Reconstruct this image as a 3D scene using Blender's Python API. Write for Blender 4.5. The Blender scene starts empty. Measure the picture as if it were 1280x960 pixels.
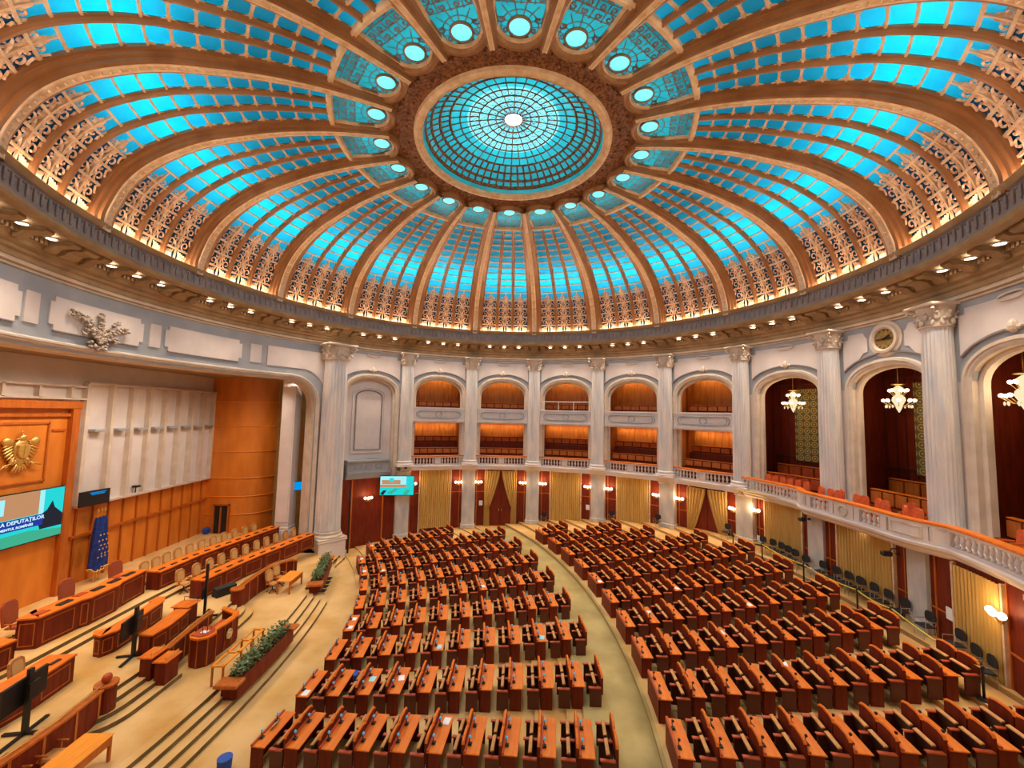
import bpy, math, random
from mathutils import Vector, Matrix
random.seed(7)
PI = math.pi
R = math.radians
sc = bpy.context.scene
COL = sc.collection

# ------------------------------------------------------------------ camera, world, exposure
CAM = Vector((-0.3933, -19.4848, 11.12))
ROT, YAW, PITCH, ROLL, FPX = R(1.1562), 0.0118, 0.0737, 0.0232, 511.14
cd = bpy.data.cameras.new('camera'); cam = bpy.data.objects.new('camera', cd); COL.objects.link(cam)
cd.sensor_fit = 'HORIZONTAL'; cd.sensor_width = 36.0; cd.lens = 36.0*FPX/1280.0
cd.clip_start = 0.05; cd.clip_end = 300
_a = -(ROT+YAW)
fwd = Vector((-math.sin(_a)*math.cos(PITCH), math.cos(_a)*math.cos(PITCH), math.sin(PITCH)))
right = Vector((math.cos(_a), math.sin(_a), 0)); up = right.cross(fwd)
# roll of the phone: picture turned a little clockwise
r2 = right*math.cos(ROLL)+up*math.sin(ROLL); u2 = -right*math.sin(ROLL)+up*math.cos(ROLL)
M = Matrix((r2, u2, -fwd)).transposed().to_4x4(); M.translation = CAM
cam.matrix_world = M
sc.camera = cam
w = bpy.data.worlds.new('world'); sc.world = w; w.use_nodes = True
w.node_tree.nodes['Background'].inputs[0].default_value = (1.0, 0.82, 0.66, 1)
w.node_tree.nodes['Background'].inputs[1].default_value = 0.2
sc.view_settings.view_transform = 'Standard'; sc.view_settings.look = 'None'
sc.view_settings.exposure = 0.15; sc.view_settings.gamma = 1.0
try: sc.view_settings.use_curve_mapping = False
except Exception: pass
sc.cycles.use_denoising = True
sc.cycles.max_bounces = 6; sc.cycles.diffuse_bounces = 4; sc.cycles.glossy_bounces = 2
sc.cycles.transmission_bounces = 4; sc.cycles.sample_clamp_indirect = 6.0
sc.cycles.caustics_reflective = False; sc.cycles.caustics_refractive = False
P_SPOT = 430.0        # cornice downlights
P_FILL = 1200.0
P_BOX = 42.0
P_UP = 210.0
P_SCONCE = 42.0
E_COVE = 75.0
E_BACK = 22.0

# ------------------------------------------------------------------ materials
MATS = {}
def mat(name, col, rough=0.5, metal=0.0, col2=None, scale=4.0, stretch=(1,1,1), bump=0.0, emit=None, es=0.0, detail=4.0, contrast=(0.35,0.65), spec=0.5):
    m = bpy.data.materials.new(name); m.use_nodes = True
    nt = m.node_tree; b = nt.nodes['Principled BSDF']
    b.inputs['Base Color'].default_value = (*col, 1)
    b.inputs['Roughness'].default_value = rough; b.inputs['Metallic'].default_value = metal
    b.inputs['Specular IOR Level'].default_value = spec
    if emit:
        b.inputs['Emission Color'].default_value = (*emit, 1); b.inputs['Emission Strength'].default_value = es
    if col2 is not None or bump:
        tc = nt.nodes.new('ShaderNodeTexCoord'); mp = nt.nodes.new('ShaderNodeMapping')
        mp.inputs['Scale'].default_value = stretch
        nz = nt.nodes.new('ShaderNodeTexNoise'); nz.inputs['Scale'].default_value = scale; nz.inputs['Detail'].default_value = detail
        nt.links.new(tc.outputs['Object'], mp.inputs[0]); nt.links.new(mp.outputs[0], nz.inputs['Vector'])
        if col2 is not None:
            rp = nt.nodes.new('ShaderNodeValToRGB')
            rp.color_ramp.elements[0].position = contrast[0]; rp.color_ramp.elements[1].position = contrast[1]
            rp.color_ramp.elements[0].color = (*col, 1); rp.color_ramp.elements[1].color = (*col2, 1)
            nt.links.new(nz.outputs[0], rp.inputs[0]); nt.links.new(rp.outputs[0], b.inputs['Base Color'])
        if bump:
            bp = nt.nodes.new('ShaderNodeBump'); bp.inputs['Strength'].default_value = bump; bp.inputs['Distance'].default_value = 0.05
            nt.links.new(nz.outputs[0], bp.inputs['Height']); nt.links.new(bp.outputs[0], b.inputs['Normal'])
    MATS[name] = m
    return m
def glass(name, col, gloss=0.06):
    m = bpy.data.materials.new(name); m.use_nodes = True; nt = m.node_tree
    for n in list(nt.nodes): nt.nodes.remove(n)
    o = nt.nodes.new('ShaderNodeOutputMaterial'); t = nt.nodes.new('ShaderNodeBsdfTranslucent')
    g = nt.nodes.new('ShaderNodeBsdfGlossy'); x = nt.nodes.new('ShaderNodeMixShader')
    t.inputs[0].default_value = (*col, 1); g.inputs['Roughness'].default_value = 0.25; g.inputs[0].default_value = (.6,.9,1,1)
    x.inputs[0].default_value = gloss
    tc = nt.nodes.new('ShaderNodeTexCoord'); nz = nt.nodes.new('ShaderNodeTexNoise'); nz.inputs['Scale'].default_value = 1.1; nz.inputs['Detail'].default_value = 2
    rp = nt.nodes.new('ShaderNodeValToRGB'); rp.color_ramp.elements[0].position = .3; rp.color_ramp.elements[1].position = .7
    rp.color_ramp.elements[0].color = (*[c*.8 for c in col], 1); rp.color_ramp.elements[1].color = (*col, 1)
    nt.links.new(tc.outputs['Object'], nz.inputs['Vector']); nt.links.new(nz.outputs[0], rp.inputs[0]); nt.links.new(rp.outputs[0], t.inputs[0])
    nt.links.new(t.outputs[0], x.inputs[1]); nt.links.new(g.outputs[0], x.inputs[2]); nt.links.new(x.outputs[0], o.inputs[0])
    MATS[name] = m; return m
def emis(name, col, s):
    m = bpy.data.materials.new(name); m.use_nodes = True; nt = m.node_tree
    for n in list(nt.nodes): nt.nodes.remove(n)
    o = nt.nodes.new('ShaderNodeOutputMaterial'); e = nt.nodes.new('ShaderNodeEmission')
    e.inputs[0].default_value = (*col, 1); e.inputs[1].default_value = s
    nt.links.new(e.outputs[0], o.inputs[0]); MATS[name] = m; return m

mat('plaster', (.78,.70,.67), .6, col2=(.68,.61,.59), scale=.8)
mat('bluegrey', (.34,.37,.42), .6, col2=(.40,.42,.46), scale=1.0)
mat('cream', (.74,.63,.52), .5, col2=(.62,.52,.43), scale=1.5)
mat('marble', (.80,.74,.70), .3, col2=(.52,.55,.61), scale=1.3, stretch=(1.6,1.6,.35), contrast=(.4,.75), detail=8)
mat('marble_dark', (.62,.57,.54), .3, col2=(.42,.43,.46), scale=1.6, stretch=(1.4,1.4,.5), detail=8)
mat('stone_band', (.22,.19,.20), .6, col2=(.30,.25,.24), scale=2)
mat('soffit', (.40,.27,.14), .6, col2=(.30,.19,.09), scale=1.5)
mat('bronze', (.34,.165,.07), .38, .2, col2=(.24,.105,.038), scale=1.2, stretch=(1,1,.5))
mat('bronze_dark', (.30,.12,.045), .6, .1, col2=(.10,.035,.014), scale=9, bump=.8, detail=5, contrast=(.4,.6))
mat('gold_cream', (.78,.60,.42), .45, .0, col2=(.62,.40,.22), scale=3)
mat('scroll', (.86,.70,.54), .5, .0, col2=(.62,.36,.20), scale=6)
mat('copper', (.50,.15,.06), .5, .2)
mat('gold', (.80,.50,.14), .35, .7)
mat('clock_gold', (.40,.25,.07), .5, .3, col2=(.25,.15,.04), scale=6)
mat('brass', (.75,.50,.15), .3, .8)
mat('wood', (.55,.145,.018), .35, col2=(.42,.10,.012), scale=2.5, stretch=(3,3,.35))
mat('wood_light', (.78,.25,.03), .38, col2=(.66,.19,.02), scale=2.0, stretch=(1,1,.3))
mat('wood_box', (.50,.19,.035), .4, col2=(.36,.11,.018), scale=2.5, stretch=(2,2,.3))
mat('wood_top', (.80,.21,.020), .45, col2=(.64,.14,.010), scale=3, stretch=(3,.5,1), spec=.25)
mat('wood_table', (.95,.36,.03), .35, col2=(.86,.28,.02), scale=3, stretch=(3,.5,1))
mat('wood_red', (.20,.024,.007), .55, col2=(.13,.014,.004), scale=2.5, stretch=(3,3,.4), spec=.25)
mat('wood_dark', (.10,.016,.007), .5, col2=(.09,.016,.008), scale=2.5, stretch=(3,3,.4))
mat('leather', (.50,.075,.015), .45, col2=(.40,.05,.01), scale=5)
mat('leather_dark', (.045,.012,.010), .4)
mat('tan', (.62,.30,.09), .6, col2=(.52,.22,.06), scale=6)
mat('tan_pad', (.74,.42,.14), .7)
mat('cushion', (.72,.20,.035), .6, col2=(.60,.14,.02), scale=5)
mat('orange_fabric', (.75,.13,.03), .7, col2=(.6,.09,.02), scale=8)
mat('rust_fabric', (.42,.085,.022), .7, col2=(.30,.05,.015), scale=30)
mat('carpet', (.76,.50,.22), .95, col2=(.56,.31,.085), scale=.55, detail=7, contrast=(.38,.72), spec=.1)
mat('carpet_aisle', (.52,.40,.17), .95, col2=(.36,.27,.10), scale=.9, detail=7, contrast=(.35,.75), spec=.1)
mat('carpet_red', (.60,.40,.14), .95, spec=.1)
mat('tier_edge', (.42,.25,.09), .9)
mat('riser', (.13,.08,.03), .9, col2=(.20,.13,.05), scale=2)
mat('curtain', (.62,.40,.12), .75, col2=(.52,.31,.08), scale=3, stretch=(2,2,.2))
mat('fabric_gold', (.42,.27,.07), .8, col2=(.34,.21,.05), scale=2)
mat('black', (.010,.010,.012), .45)
mat('black_soft', (.018,.016,.018), .8)
mat('steel', (.55,.55,.57), .3, .8)
mat('paper', (.85,.86,.9), .8)
mat('paper_cyan', (.35,.75,.85), .8)
mat('blue', (.01,.08,.45), .6)
mat('flag_blue', (.008,.045,.30), .75, col2=(.004,.02,.16), scale=5)
mat('flag_yellow', (.9,.55,.08), .7)
mat('leaf', (.05,.10,.03), .5, col2=(.20,.27,.10), scale=9)
mat('knob_blue', (.05,.38,.60), .3, emit=(.05,.45,.75), es=.3)
mat('white', (.8,.78,.76), .5)
mat('shell_white', (.30,.33,.36), .9)
mat('relief', (.36,.29,.24), .7, col2=(.48,.38,.30), scale=8)
mat('rope', (.62,.50,.08), .7)
mat('dark_void', (.02,.012,.01), .9)
glass('glass_teal', (.0,.48,.72)); glass('glass_deep', (.004,.08,.17)); glass('glass_petal', (.01,.34,.38)); glass('glass_medal', (.25,.95,1.0)); glass('glass_pale', (.22,.70,.75))
emis('lamp_white', (1,.90,.78), 14.0); emis('lamp_warm', (1,.62,.30), 9.0); emis('lamp_globe', (1,.80,.55), 3.6)
emis('cove', (1,.74,.50), E_COVE); emis('back_tube', (.80,.95,1.0), E_BACK); emis('sun_disc', (.75,1,1), 8.0)
emis('crystal', (1,.76,.46), 1.0)
emis('screen_teal', (.02,.62,.62), 1.0); emis('screen_blue', (.0,.28,.75), 1.0); emis('screen_sand', (.50,.25,.12), 1.0)
emis('screen_navy', (.02,.04,.30), 1.0); emis('screen_pale', (.35,.80,.85), 1.0); emis('screen_text', (.55,.85,1.0), 1.0)
emis('screen_dark', (.02,.02,.03), 1.0); emis('screen_green', (.05,.40,.25), 1.0)

def wallpaper():
    m = bpy.data.materials.new('wallpaper'); m.use_nodes = True; nt = m.node_tree; b = nt.nodes['Principled BSDF']
    tc = nt.nodes.new('ShaderNodeTexCoord'); mp = nt.nodes.new('ShaderNodeMapping'); mp.inputs['Scale'].default_value = (0,1,1)
    v = nt.nodes.new('ShaderNodeTexVoronoi'); v.inputs['Scale'].default_value = 2.2; v.inputs['Randomness'].default_value = 0.0
    rp = nt.nodes.new('ShaderNodeValToRGB'); cr = rp.color_ramp
    cr.elements[0].position = 0.0; cr.elements[0].color = (.75,.50,.14,1); cr.elements[1].position = .7; cr.elements[1].color = (.12,.11,.035,1)
    for p, c in ((.10,(.7,.45,.12,1)),(.13,(.15,.12,.04,1)),(.30,(.18,.15,.05,1)),(.34,(.55,.38,.10,1)),(.42,(.50,.34,.10,1)),(.46,(.15,.13,.04,1))):
        e = cr.elements.new(p); e.color = c
    nt.links.new(tc.outputs['Object'], mp.inputs[0]); nt.links.new(mp.outputs[0], v.inputs['Vector']); nt.links.new(v.outputs['Distance'], rp.inputs[0])
    nt.links.new(rp.outputs[0], b.inputs['Base Color']); b.inputs['Roughness'].default_value = .8
    MATS['wallpaper'] = m
wallpaper()

# ------------------------------------------------------------------ mesh helpers
class MB:
    def __init__(s): s.v = []; s.f = []
    def add(s, vs, fs, M=None):
        o = len(s.v)
        s.v += [tuple(M @ Vector(p)) for p in vs] if M is not None else [tuple(p) for p in vs]
        s.f += [tuple(o+i for i in f) for f in fs]; return s
    def box(s, x0, x1, y0, y1, z0, z1, M=None, bev=0.0):
        if bev > 0:
            b = min(bev, (x1-x0)*.45, (y1-y0)*.45, (z1-z0)*.45)
            ring = lambda i, z: [(x0+i,y0+i,z),(x1-i,y0+i,z),(x1-i,y1-i,z),(x0+i,y1-i,z)]
            vs = ring(b, z0)+ring(0, z0+b)+ring(0, z1-b)+ring(b, z1)
            fs = [(3,2,1,0),(12,13,14,15)]
            for k in range(3):
                for i in range(4): j = (i+1) % 4; fs.append((4*k+i, 4*k+j, 4*k+4+j, 4*k+4+i))
            return s.add(vs, fs, M)
        return s.add([(x0,y0,z0),(x1,y0,z0),(x1,y1,z0),(x0,y1,z0),(x0,y0,z1),(x1,y0,z1),(x1,y1,z1),(x0,y1,z1)],
                     [(3,2,1,0),(4,5,6,7),(0,1,5,4),(1,2,6,5),(2,3,7,6),(3,0,4,7)], M)
    def cyl(s, c, r, z0, z1, n=16, r1=None, M=None):
        r1 = r if r1 is None else r1
        vs = [(c[0]+r*math.cos(2*PI*i/n), c[1]+r*math.sin(2*PI*i/n), z0) for i in range(n)]
        vs += [(c[0]+r1*math.cos(2*PI*i/n), c[1]+r1*math.sin(2*PI*i/n), z1) for i in range(n)]
        fs = [(i,(i+1)%n,n+(i+1)%n,n+i) for i in range(n)]+[tuple(range(n-1,-1,-1)), tuple(range(n,2*n))]
        return s.add(vs, fs, M)
    def lathe(s, prof, n=24, c=(0,0), flute=0, M=None):
        vs = []
        for r, z in prof:
            for i in range(n):
                rr = r*(1-flute*(i % 2)) if flute else r
                vs.append((c[0]+rr*math.cos(2*PI*i/n), c[1]+rr*math.sin(2*PI*i/n), z))
        fs = [(k*n+i, k*n+(i+1)%n, (k+1)*n+(i+1)%n, (k+1)*n+i) for k in range(len(prof)-1) for i in range(n)]
        fs += [tuple(range(n-1,-1,-1)), tuple((len(prof)-1)*n+i for i in range(n))]
        return s.add(vs, fs, M)
    def ball(s, c, r, n=10, m=6, sx=1, sy=1, sz=1, M=None):
        vs = [(c[0], c[1], c[2]-r*sz)]
        for j in range(1, m):
            t = PI*j/m
            for i in range(n):
                a = 2*PI*i/n; vs.append((c[0]+r*sx*math.sin(t)*math.cos(a), c[1]+r*sy*math.sin(t)*math.sin(a), c[2]-r*sz*math.cos(t)))
        vs.append((c[0], c[1], c[2]+r*sz)); L = len(vs)-1
        fs = [(0, 1+(i+1)%n, 1+i) for i in range(n)]
        for j in range(m-2):
            for i in range(n): fs.append((1+j*n+i, 1+j*n+(i+1)%n, 1+(j+1)*n+(i+1)%n, 1+(j+1)*n+i))
        fs += [(L, 1+(m-2)*n+i, 1+(m-2)*n+(i+1)%n) for i in range(n)]
        return s.add(vs, fs, M)
    def tube(s, pts, r, n=8, M=None, closed=False):
        pts = [Vector(p) for p in pts]; vs = []; N = len(pts)
        for k, p in enumerate(pts):
            a = pts[(k-1) % N] if (k > 0 or closed) else p; b = pts[(k+1) % N] if (k < N-1 or closed) else p
            t = (b-a); t = t.normalized() if t.length > 1e-9 else Vector((0,0,1))
            u = t.cross(Vector((0,0,1)));
            if u.length < 1e-3: u = t.cross(Vector((1,0,0)))
            u.normalize(); v = t.cross(u); rr = r[k] if isinstance(r, (list,tuple)) else r
            for i in range(n):
                q = p+u*rr*math.cos(2*PI*i/n)+v*rr*math.sin(2*PI*i/n); vs.append(tuple(q))
        K = N if closed else N-1
        fs = [(k*n+i, k*n+(i+1)%n, ((k+1)%N)*n+(i+1)%n, ((k+1)%N)*n+i) for k in range(K) for i in range(n)]
        if not closed: fs += [tuple(range(n-1,-1,-1)), tuple((N-1)*n+i for i in range(n))]
        return s.add(vs, fs, M)
    def prism(s, poly, z0, z1, M=None):
        n = len(poly); vs = [(x,y,z0) for x,y in poly]+[(x,y,z1) for x,y in poly]
        return s.add(vs, [tuple(range(n-1,-1,-1)), tuple(range(n,2*n))]+[(i,(i+1)%n,n+(i+1)%n,n+i) for i in range(n)], M)
    def grid(s, rows, close_u=False):
        n = len(rows[0]); vs = [p for r in rows for p in r]
        fs = [(k*n+i, k*n+i+1, (k+1)*n+i+1, (k+1)*n+i) for k in range(len(rows)-1) for i in range(n-1)]
        if close_u: fs += [(k*n+n-1, k*n, (k+1)*n, (k+1)*n+n-1) for k in range(len(rows)-1)]
        return s.add(vs, fs)
    def revolve(s, prof, a0, a1, n, cx=0, cy=0):
        rows = [[(cx+r*math.cos(a), cy+r*math.sin(a), z) for r, z in prof] for a in [a0+(a1-a0)*k/n for k in range(n+1)]]
        return s.grid(rows)
    def mesh(s, name, smooth=False):
        me = bpy.data.meshes.new(name); me.from_pydata(s.v, [], s.f)
        if smooth: me.polygons.foreach_set('use_smooth', [True]*len(me.polygons))
        me.update(); return me
def obj(name, mb, m, parent=None, smooth=False, loc=None, rz=0.0):
    me = mb if isinstance(mb, bpy.types.Mesh) else mb.mesh(name, smooth)
    if m is not None and not me.materials: me.materials.append(MATS[m])
    o = bpy.data.objects.new(name, me); COL.objects.link(o)
    if parent is not None: o.parent = parent
    if loc is not None: o.location = loc
    o.rotation_euler = (0, 0, rz)
    return o
def struct(name, mb, m, rz=0.0, smooth=False, parent=None, label=None):
    o = obj(name, mb, m, parent, smooth, None, rz)
    if parent is None: o['kind'] = 'structure'
    if label: o['label'] = label
    return o
def tag(o, label, cat, group=None, kind=None):
    o['label'] = label; o['category'] = cat
    if group: o['group'] = group
    if kind: o['kind'] = kind
    return o
def empty(name, loc=(0,0,0), rz=0.0, kind=None):
    o = bpy.data.objects.new(name, None); COL.objects.link(o); o.location = loc; o.rotation_euler = (0,0,rz)
    o.empty_display_size = .1
    if kind: o['kind'] = kind
    return o
def thing(name, label, cat, loc=(0,0,0), rz=0.0, group=None):
    return tag(empty(name, loc, rz), label, cat, group)
def kids(o): return [c for c in ALLK.get(o.name, [])]
def copy_tree(root, loc=None, rz=None, label=None, group=None):
    def rec(o, par):
        c = o.copy(); COL.objects.link(c)
        if par is not None: c.parent = par
        for ch in o.children: rec(ch, c)
        return c
    r = rec(root, None)
    if loc is not None: r.location = loc
    if rz is not None: r.rotation_euler = (0,0,rz)
    if label: r['label'] = label
    if group: r['group'] = group
    return r
def light(name, kind, loc, power, col, size=.3, parent=None, target=None, spot=None, blend=.6, size_y=None):
    l = bpy.data.lights.new(name, kind); l.energy = power; l.color = col
    if kind == 'AREA':
        l.size = size
        if size_y: l.shape = 'RECTANGLE'; l.size_y = size_y
    else: l.shadow_soft_size = size
    if spot: l.spot_size = spot; l.spot_blend = blend
    o = bpy.data.objects.new(name, l); COL.objects.link(o); o.location = loc
    if target is not None:
        o.rotation_euler = (Vector(target)-Vector(loc)).to_track_quat('-Z','Y').to_euler()
    if parent is not None: o.parent = parent
    return o
ORD = 'first second third fourth fifth sixth seventh eighth ninth tenth eleventh twelfth thirteenth'.split()
NUM = 'zero one two three four five six seven eight nine ten eleven twelve'.split()
def pol(r, a, z=0.0): return (r*math.cos(R(a)), r*math.sin(R(a)), z)

# bay mapping: u metres along the wall (positive towards larger angle), z up, d outward
def bmap(Rw, a0=0.0, rf=None):
    def f(u, z, d=0.0):
        a = R(a0)+u/Rw; rr = Rw+d
        return (rr*math.cos(a), rr*math.sin(a), z)
    return f
def plate(mb, f, us, zb, zt, d0, d1):
    """solid slab on a curved wall between the curves zb(u), zt(u)"""
    n = len(us); vs = []
    for u in us: vs += [f(u, zb(u), d0), f(u, zt(u), d0), f(u, zt(u), d1), f(u, zb(u), d1)]
    fs = []
    for i in range(n-1):
        for j in range(4): k = (j+1) % 4; fs.append((4*i+j, 4*i+k, 4*i+4+k, 4*i+4+j))
    fs += [(0,1,2,3), (4*n-1,4*n-2,4*n-3,4*n-4)]
    mb.add(vs, fs)
def lin(a, b, n): return [a+(b-a)*i/n for i in range(n+1)]
def outline_sweep(mb, f, pts, sec, closed=False):
    """moulding: sec = [(outward offset, depth)] along the (u,z) line pts"""
    rows = []; N = len(pts)
    for i, (u, z) in enumerate(pts):
        a = pts[(i-1) % N] if (i > 0 or closed) else pts[i]; b = pts[(i+1) % N] if (i < N-1 or closed) else pts[i]
        tx, tz = b[0]-a[0], b[1]-a[1]; L = math.hypot(tx, tz) or 1; nx, nz = -tz/L, tx/L
        rows.append([f(u+nx*o, z+nz*o, d) for o, d in sec])
    if closed: rows.append(rows[0])
    mb.grid(rows)

# ------------------------------------------------------------------ the dome
PROF = [(17.25,18.25),(17.2,18.9),(16.98,19.6),(16.6,20.45),(15.95,21.3),(15.05,22.05),(13.75,22.8),(12.2,23.35),(10.6,23.80),(8.8,24.13),(7.4,24.28),(6.2,24.36),(4.9,24.42)]
def catmull(P, n=8):
    out = []
    for i in range(len(P)-1):
        p0 = P[max(i-1,0)]; p1 = P[i]; p2 = P[i+1]; p3 = P[min(i+2,len(P)-1)]
        for k in range(n):
            t = k/n
            out.append(tuple(.5*((2*p1[j])+(-p0[j]+p2[j])*t+(2*p0[j]-5*p1[j]+4*p2[j]-p3[j])*t*t+(-p0[j]+3*p1[j]-3*p2[j]+p3[j])*t**3) for j in (0,1)))
    out.append(P[-1]); return out
CP = catmull(PROF)
SL = [0.0]
for i in range(1, len(CP)): SL.append(SL[-1]+math.dist(CP[i], CP[i-1]))
def prof_at(s):
    s = max(0, min(SL[-1], s)); i = 1
    while i < len(SL)-1 and SL[i] < s: i += 1
    t = (s-SL[i-1])/(SL[i]-SL[i-1]); a, b = CP[i-1], CP[i]
    dr, dz = b[0]-a[0], b[1]-a[1]; L = math.hypot(dr, dz)
    return a[0]+dr*t, a[1]+dz*t, -dz/L, dr/L       # r, z, inward normal (towards the hall)
def s_of_r(r):
    for i in range(len(CP)):
        if CP[i][0] <= r: return SL[i]
    return SL[-1]
def D(s, ang, n=0.0, lat=0.0):
    r, z, nr, nz = prof_at(s); nz = nz if True else 0
    rr = r+nr*n; zz = z+nz*n if nz < 0 else z-abs(nz)*n
    return (rr*math.cos(ang)-lat*math.sin(ang), rr*math.sin(ang)+lat*math.cos(ang), zz)
S_BAR = s_of_r(8.55); S_TOP = s_of_r(6.0); HB = R(9)
def ribw(r): return .10+.029*r
def dome_sweep(mb, ang_of, s0, s1, n, sec, scale=lambda r: 1.0):
    rows = []
    for s in lin(s0, s1, n):
        r = prof_at(s)[0]; k = scale(r)
        rows.append([D(s, ang_of(s), dn, w_*k) for w_, dn in sec])
    mb.grid(rows)

ceiling = empty('ceiling', kind='structure')
ceiling['label'] = 'great round dome of gilded ribs above the hall'
RS = lambda r: ribw(r)/.6
rib = MB()
dome_sweep(rib, lambda s: 0, 0, S_TOP-.1, 60, [(-.62,-.05),(-.62,.10),(-.50,.14),(-.48,.22),(-.36,.25),(-.34,.36),(-.20,.38)], RS)
dome_sweep(rib, lambda s: 0, 0, S_TOP-.1, 60, [(.20,.38),(.34,.36),(.36,.25),(.48,.22),(.50,.14),(.62,.10),(.62,-.05)], RS)
rib_me = rib.mesh('rib')
band = MB()
dome_sweep(band, lambda s: 0, 0, S_TOP-.1, 60, [(-.20,.38),(-.17,.42),(-.11,.42),(-.09,.39),(.09,.39),(.11,.42),(.17,.42),(.20,.38)], RS)
for s in lin(.3, S_BAR-.3, 40):       # beads
    r = prof_at(s)[0]; p = D(s, 0, .42, 0); band.ball(p, .055*RS(r), 6, 4)
band_me = band.mesh('rib_band')
for k in range(20):
    a = R(9+18*k)
    o = obj('rib', rib_me, 'bronze', ceiling, rz=a); obj('rib_band', band_me, 'gold_cream', o)
# one window of the dome between two ribs, around angle 0
def edge(s):                                        # half angle of the glazed field
    r = prof_at(s)[0]; return HB-ribw(r)*.98/r
NM = 3
S0 = .15; ROWS_S = [S0+.76*i for i in range(6)]; nup = 11
ROWS_S += [ROWS_S[5]+(S_BAR-ROWS_S[5])*i/nup for i in range(1, nup+1)]
gl_low = MB(); gl_up = MB(); mull = MB(); trans = MB(); scr = MB(); cop = MB()
def cellang(s, t): e = edge(s); return -e+2*e*t
for ri in range(len(ROWS_S)-1):
    a, b = ROWS_S[ri], ROWS_S[ri+1]; tgt = gl_low if ri < 4 else gl_up
    tgt.grid([[D(s, cellang(s, t), 0) for t in lin(0, 1, 6)] for s in lin(a, b, 2)])
for j in (1, 2):
    dome_sweep(mull, lambda s, j=j: cellang(s, j/3), S0, S_BAR, 50, [(-.15,0),(-.15,.07),(-.09,.11),(-.05,.19),(.05,.19),(.09,.11),(.15,.07),(.15,0)], lambda r: .45+.032*r)
for sgn in (0, 1):
    dome_sweep(mull, lambda s: cellang(s, sgn), S0, S_BAR, 50, [(-.07,0),(-.07,.12),(.07,.12),(.07,0)], lambda r: 1)
for ri, s in enumerate(ROWS_S):
    h = .045 if ri <= 5 else .038
    rows = []
    for t in lin(0, 1, 9):
        rows.append([D(s-h, cellang(s, t), 0), D(s-h, cellang(s, t), .09), D(s+h, cellang(s, t), .09), D(s+h, cellang(s, t), 0)])
    trans.grid(rows)
for j in range(3):                                   # thin uprights halving the lower panes
    dome_sweep(trans, lambda s: cellang(s, (j+.5)/3), S0, ROWS_S[5], 20, [(-.03,0),(-.03,.08),(.03,.08),(.03,0)])
def ribbon(mb, pts, wd, s0, s1, t0, t1, d0=.03, d1=.085):
    rows = []; N = len(pts)
    ms = (s1-s0); smid = (s0+s1)/2; mt = 2*edge(smid)*prof_at(smid)[0]*(t1-t0)
    for i, (x, y) in enumerate(pts):
        a = pts[max(i-1,0)]; b = pts[min(i+1,N-1)]; tx, ty = (b[0]-a[0])*mt, (b[1]-a[1])*ms; L = math.hypot(tx, ty) or 1
        nx, ny = -ty/L, tx/L; w_ = wd*(1-.5*i/N)
        q = lambda o, d: D(s0+(y+ny*o/ms)*(s1-s0), cellang(s0+y*(s1-s0), t0+(x+nx*o/mt)*(t1-t0)), d)
        rows.append([q(-w_, d0), q(0, d1), q(w_, d0)])
    mb.grid(rows)
def spiral(cx, cy, r0, a0, turns, n=12, flip=1):
    return [(cx+r0*(1-.78*i/n)*math.cos(a0+flip*2*PI*turns*i/n), cy+r0*(1-.78*i/n)*math.sin(a0+flip*2*PI*turns*i/n)) for i in range(n+1)]
for ri in range(5):
    a, b = ROWS_S[ri], ROWS_S[ri+1]
    for j in range(3):
        for h in (0, 1):
            t0 = (j+h*.5)/3+.012; t1 = (j+h*.5+.5)/3-.012; fl = 1 if h == 0 else -1
            X = lambda pts, fl=fl: pts if fl == 1 else [(1-x, y) for x, y in pts]
            wd = .046
            if ri == 0:
                for k in range(5):
                    ribbon(scr, X([(0.95,.05),(.75-.16*k,.35+.02*k),(.70-.17*k,.62),(.85-.2*k,.9-.05*k)]), .05, a, b, t0, t1)
            elif ri < 4:
                ribbon(scr, X(spiral(.42,.36,.36,-2.2,1.25,12,1)), wd, a, b, t0, t1)
                ribbon(scr, X(spiral(.64,.80,.24,2.4,1.0,8,-1)), wd, a, b, t0, t1)
                ribbon(scr, X([(.98,.02),(.9,.25),(.78,.45),(.9,.65),(.98,.95)]), .065, a, b, t0, t1)
                ribbon(scr, X([(.05,.95),(.2,.82),(.12,.62),(.02,.5)]), .05, a, b, t0, t1)
            else:
                ribbon(scr, X([(.98,.0),(.85,.2),(.9,.45),(.98,.62)]), .075, a, b, t0, t1)
                ribbon(scr, X(spiral(.60,.20,.22,0,.9,7,1)), wd, a, b, t0, t1)
                ribbon(scr, X([(.02,.05),(.2,.12),(.1,.35),(.02,.42)]), .05, a, b, t0, t1)
for ri in range(5, len(ROWS_S)-1):                  # corner leaves of the clear panes
    a, b = ROWS_S[ri], ROWS_S[ri+1]
    for j in range(3):
        tl = j/3; tr = (j+1)/3; mw = 2*edge(a)*prof_at(a)[0]/3
        cw = .30 if ri < 8 else .38; ch = .24 if ri < 8 else .34
        for (t_, dt, s_, ds) in ((tl,1,a,1),(tr,-1,a,1),(tl,1,b,-1),(tr,-1,b,-1)):
            if ri < 8 and ds == -1: continue
            dd = cw/3; hh = ch*(b-a)
            pts = [(0,0),(1.1,0),(.95,.22),(.78,.10),(.72,.42),(.50,.30),(.48,.62),(.40,.80),(.30,1.0),(0,1.0)]
            vs = [D(s_+ds*y*hh, cellang(a, t_+dt*x*dd), .05) for x, y in pts]
            n = len(vs); scr.add(vs, [(0,i,i+1) for i in range(1, n-1)])
for j in range(3):                                   # copper shells at the foot
    for k in range(9):
        t = (j+.08+.84*k/8)/3
        cop.ball(D(.22, cellang(.3, t), .04), .14, 6, 4, sz=1.1)
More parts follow.
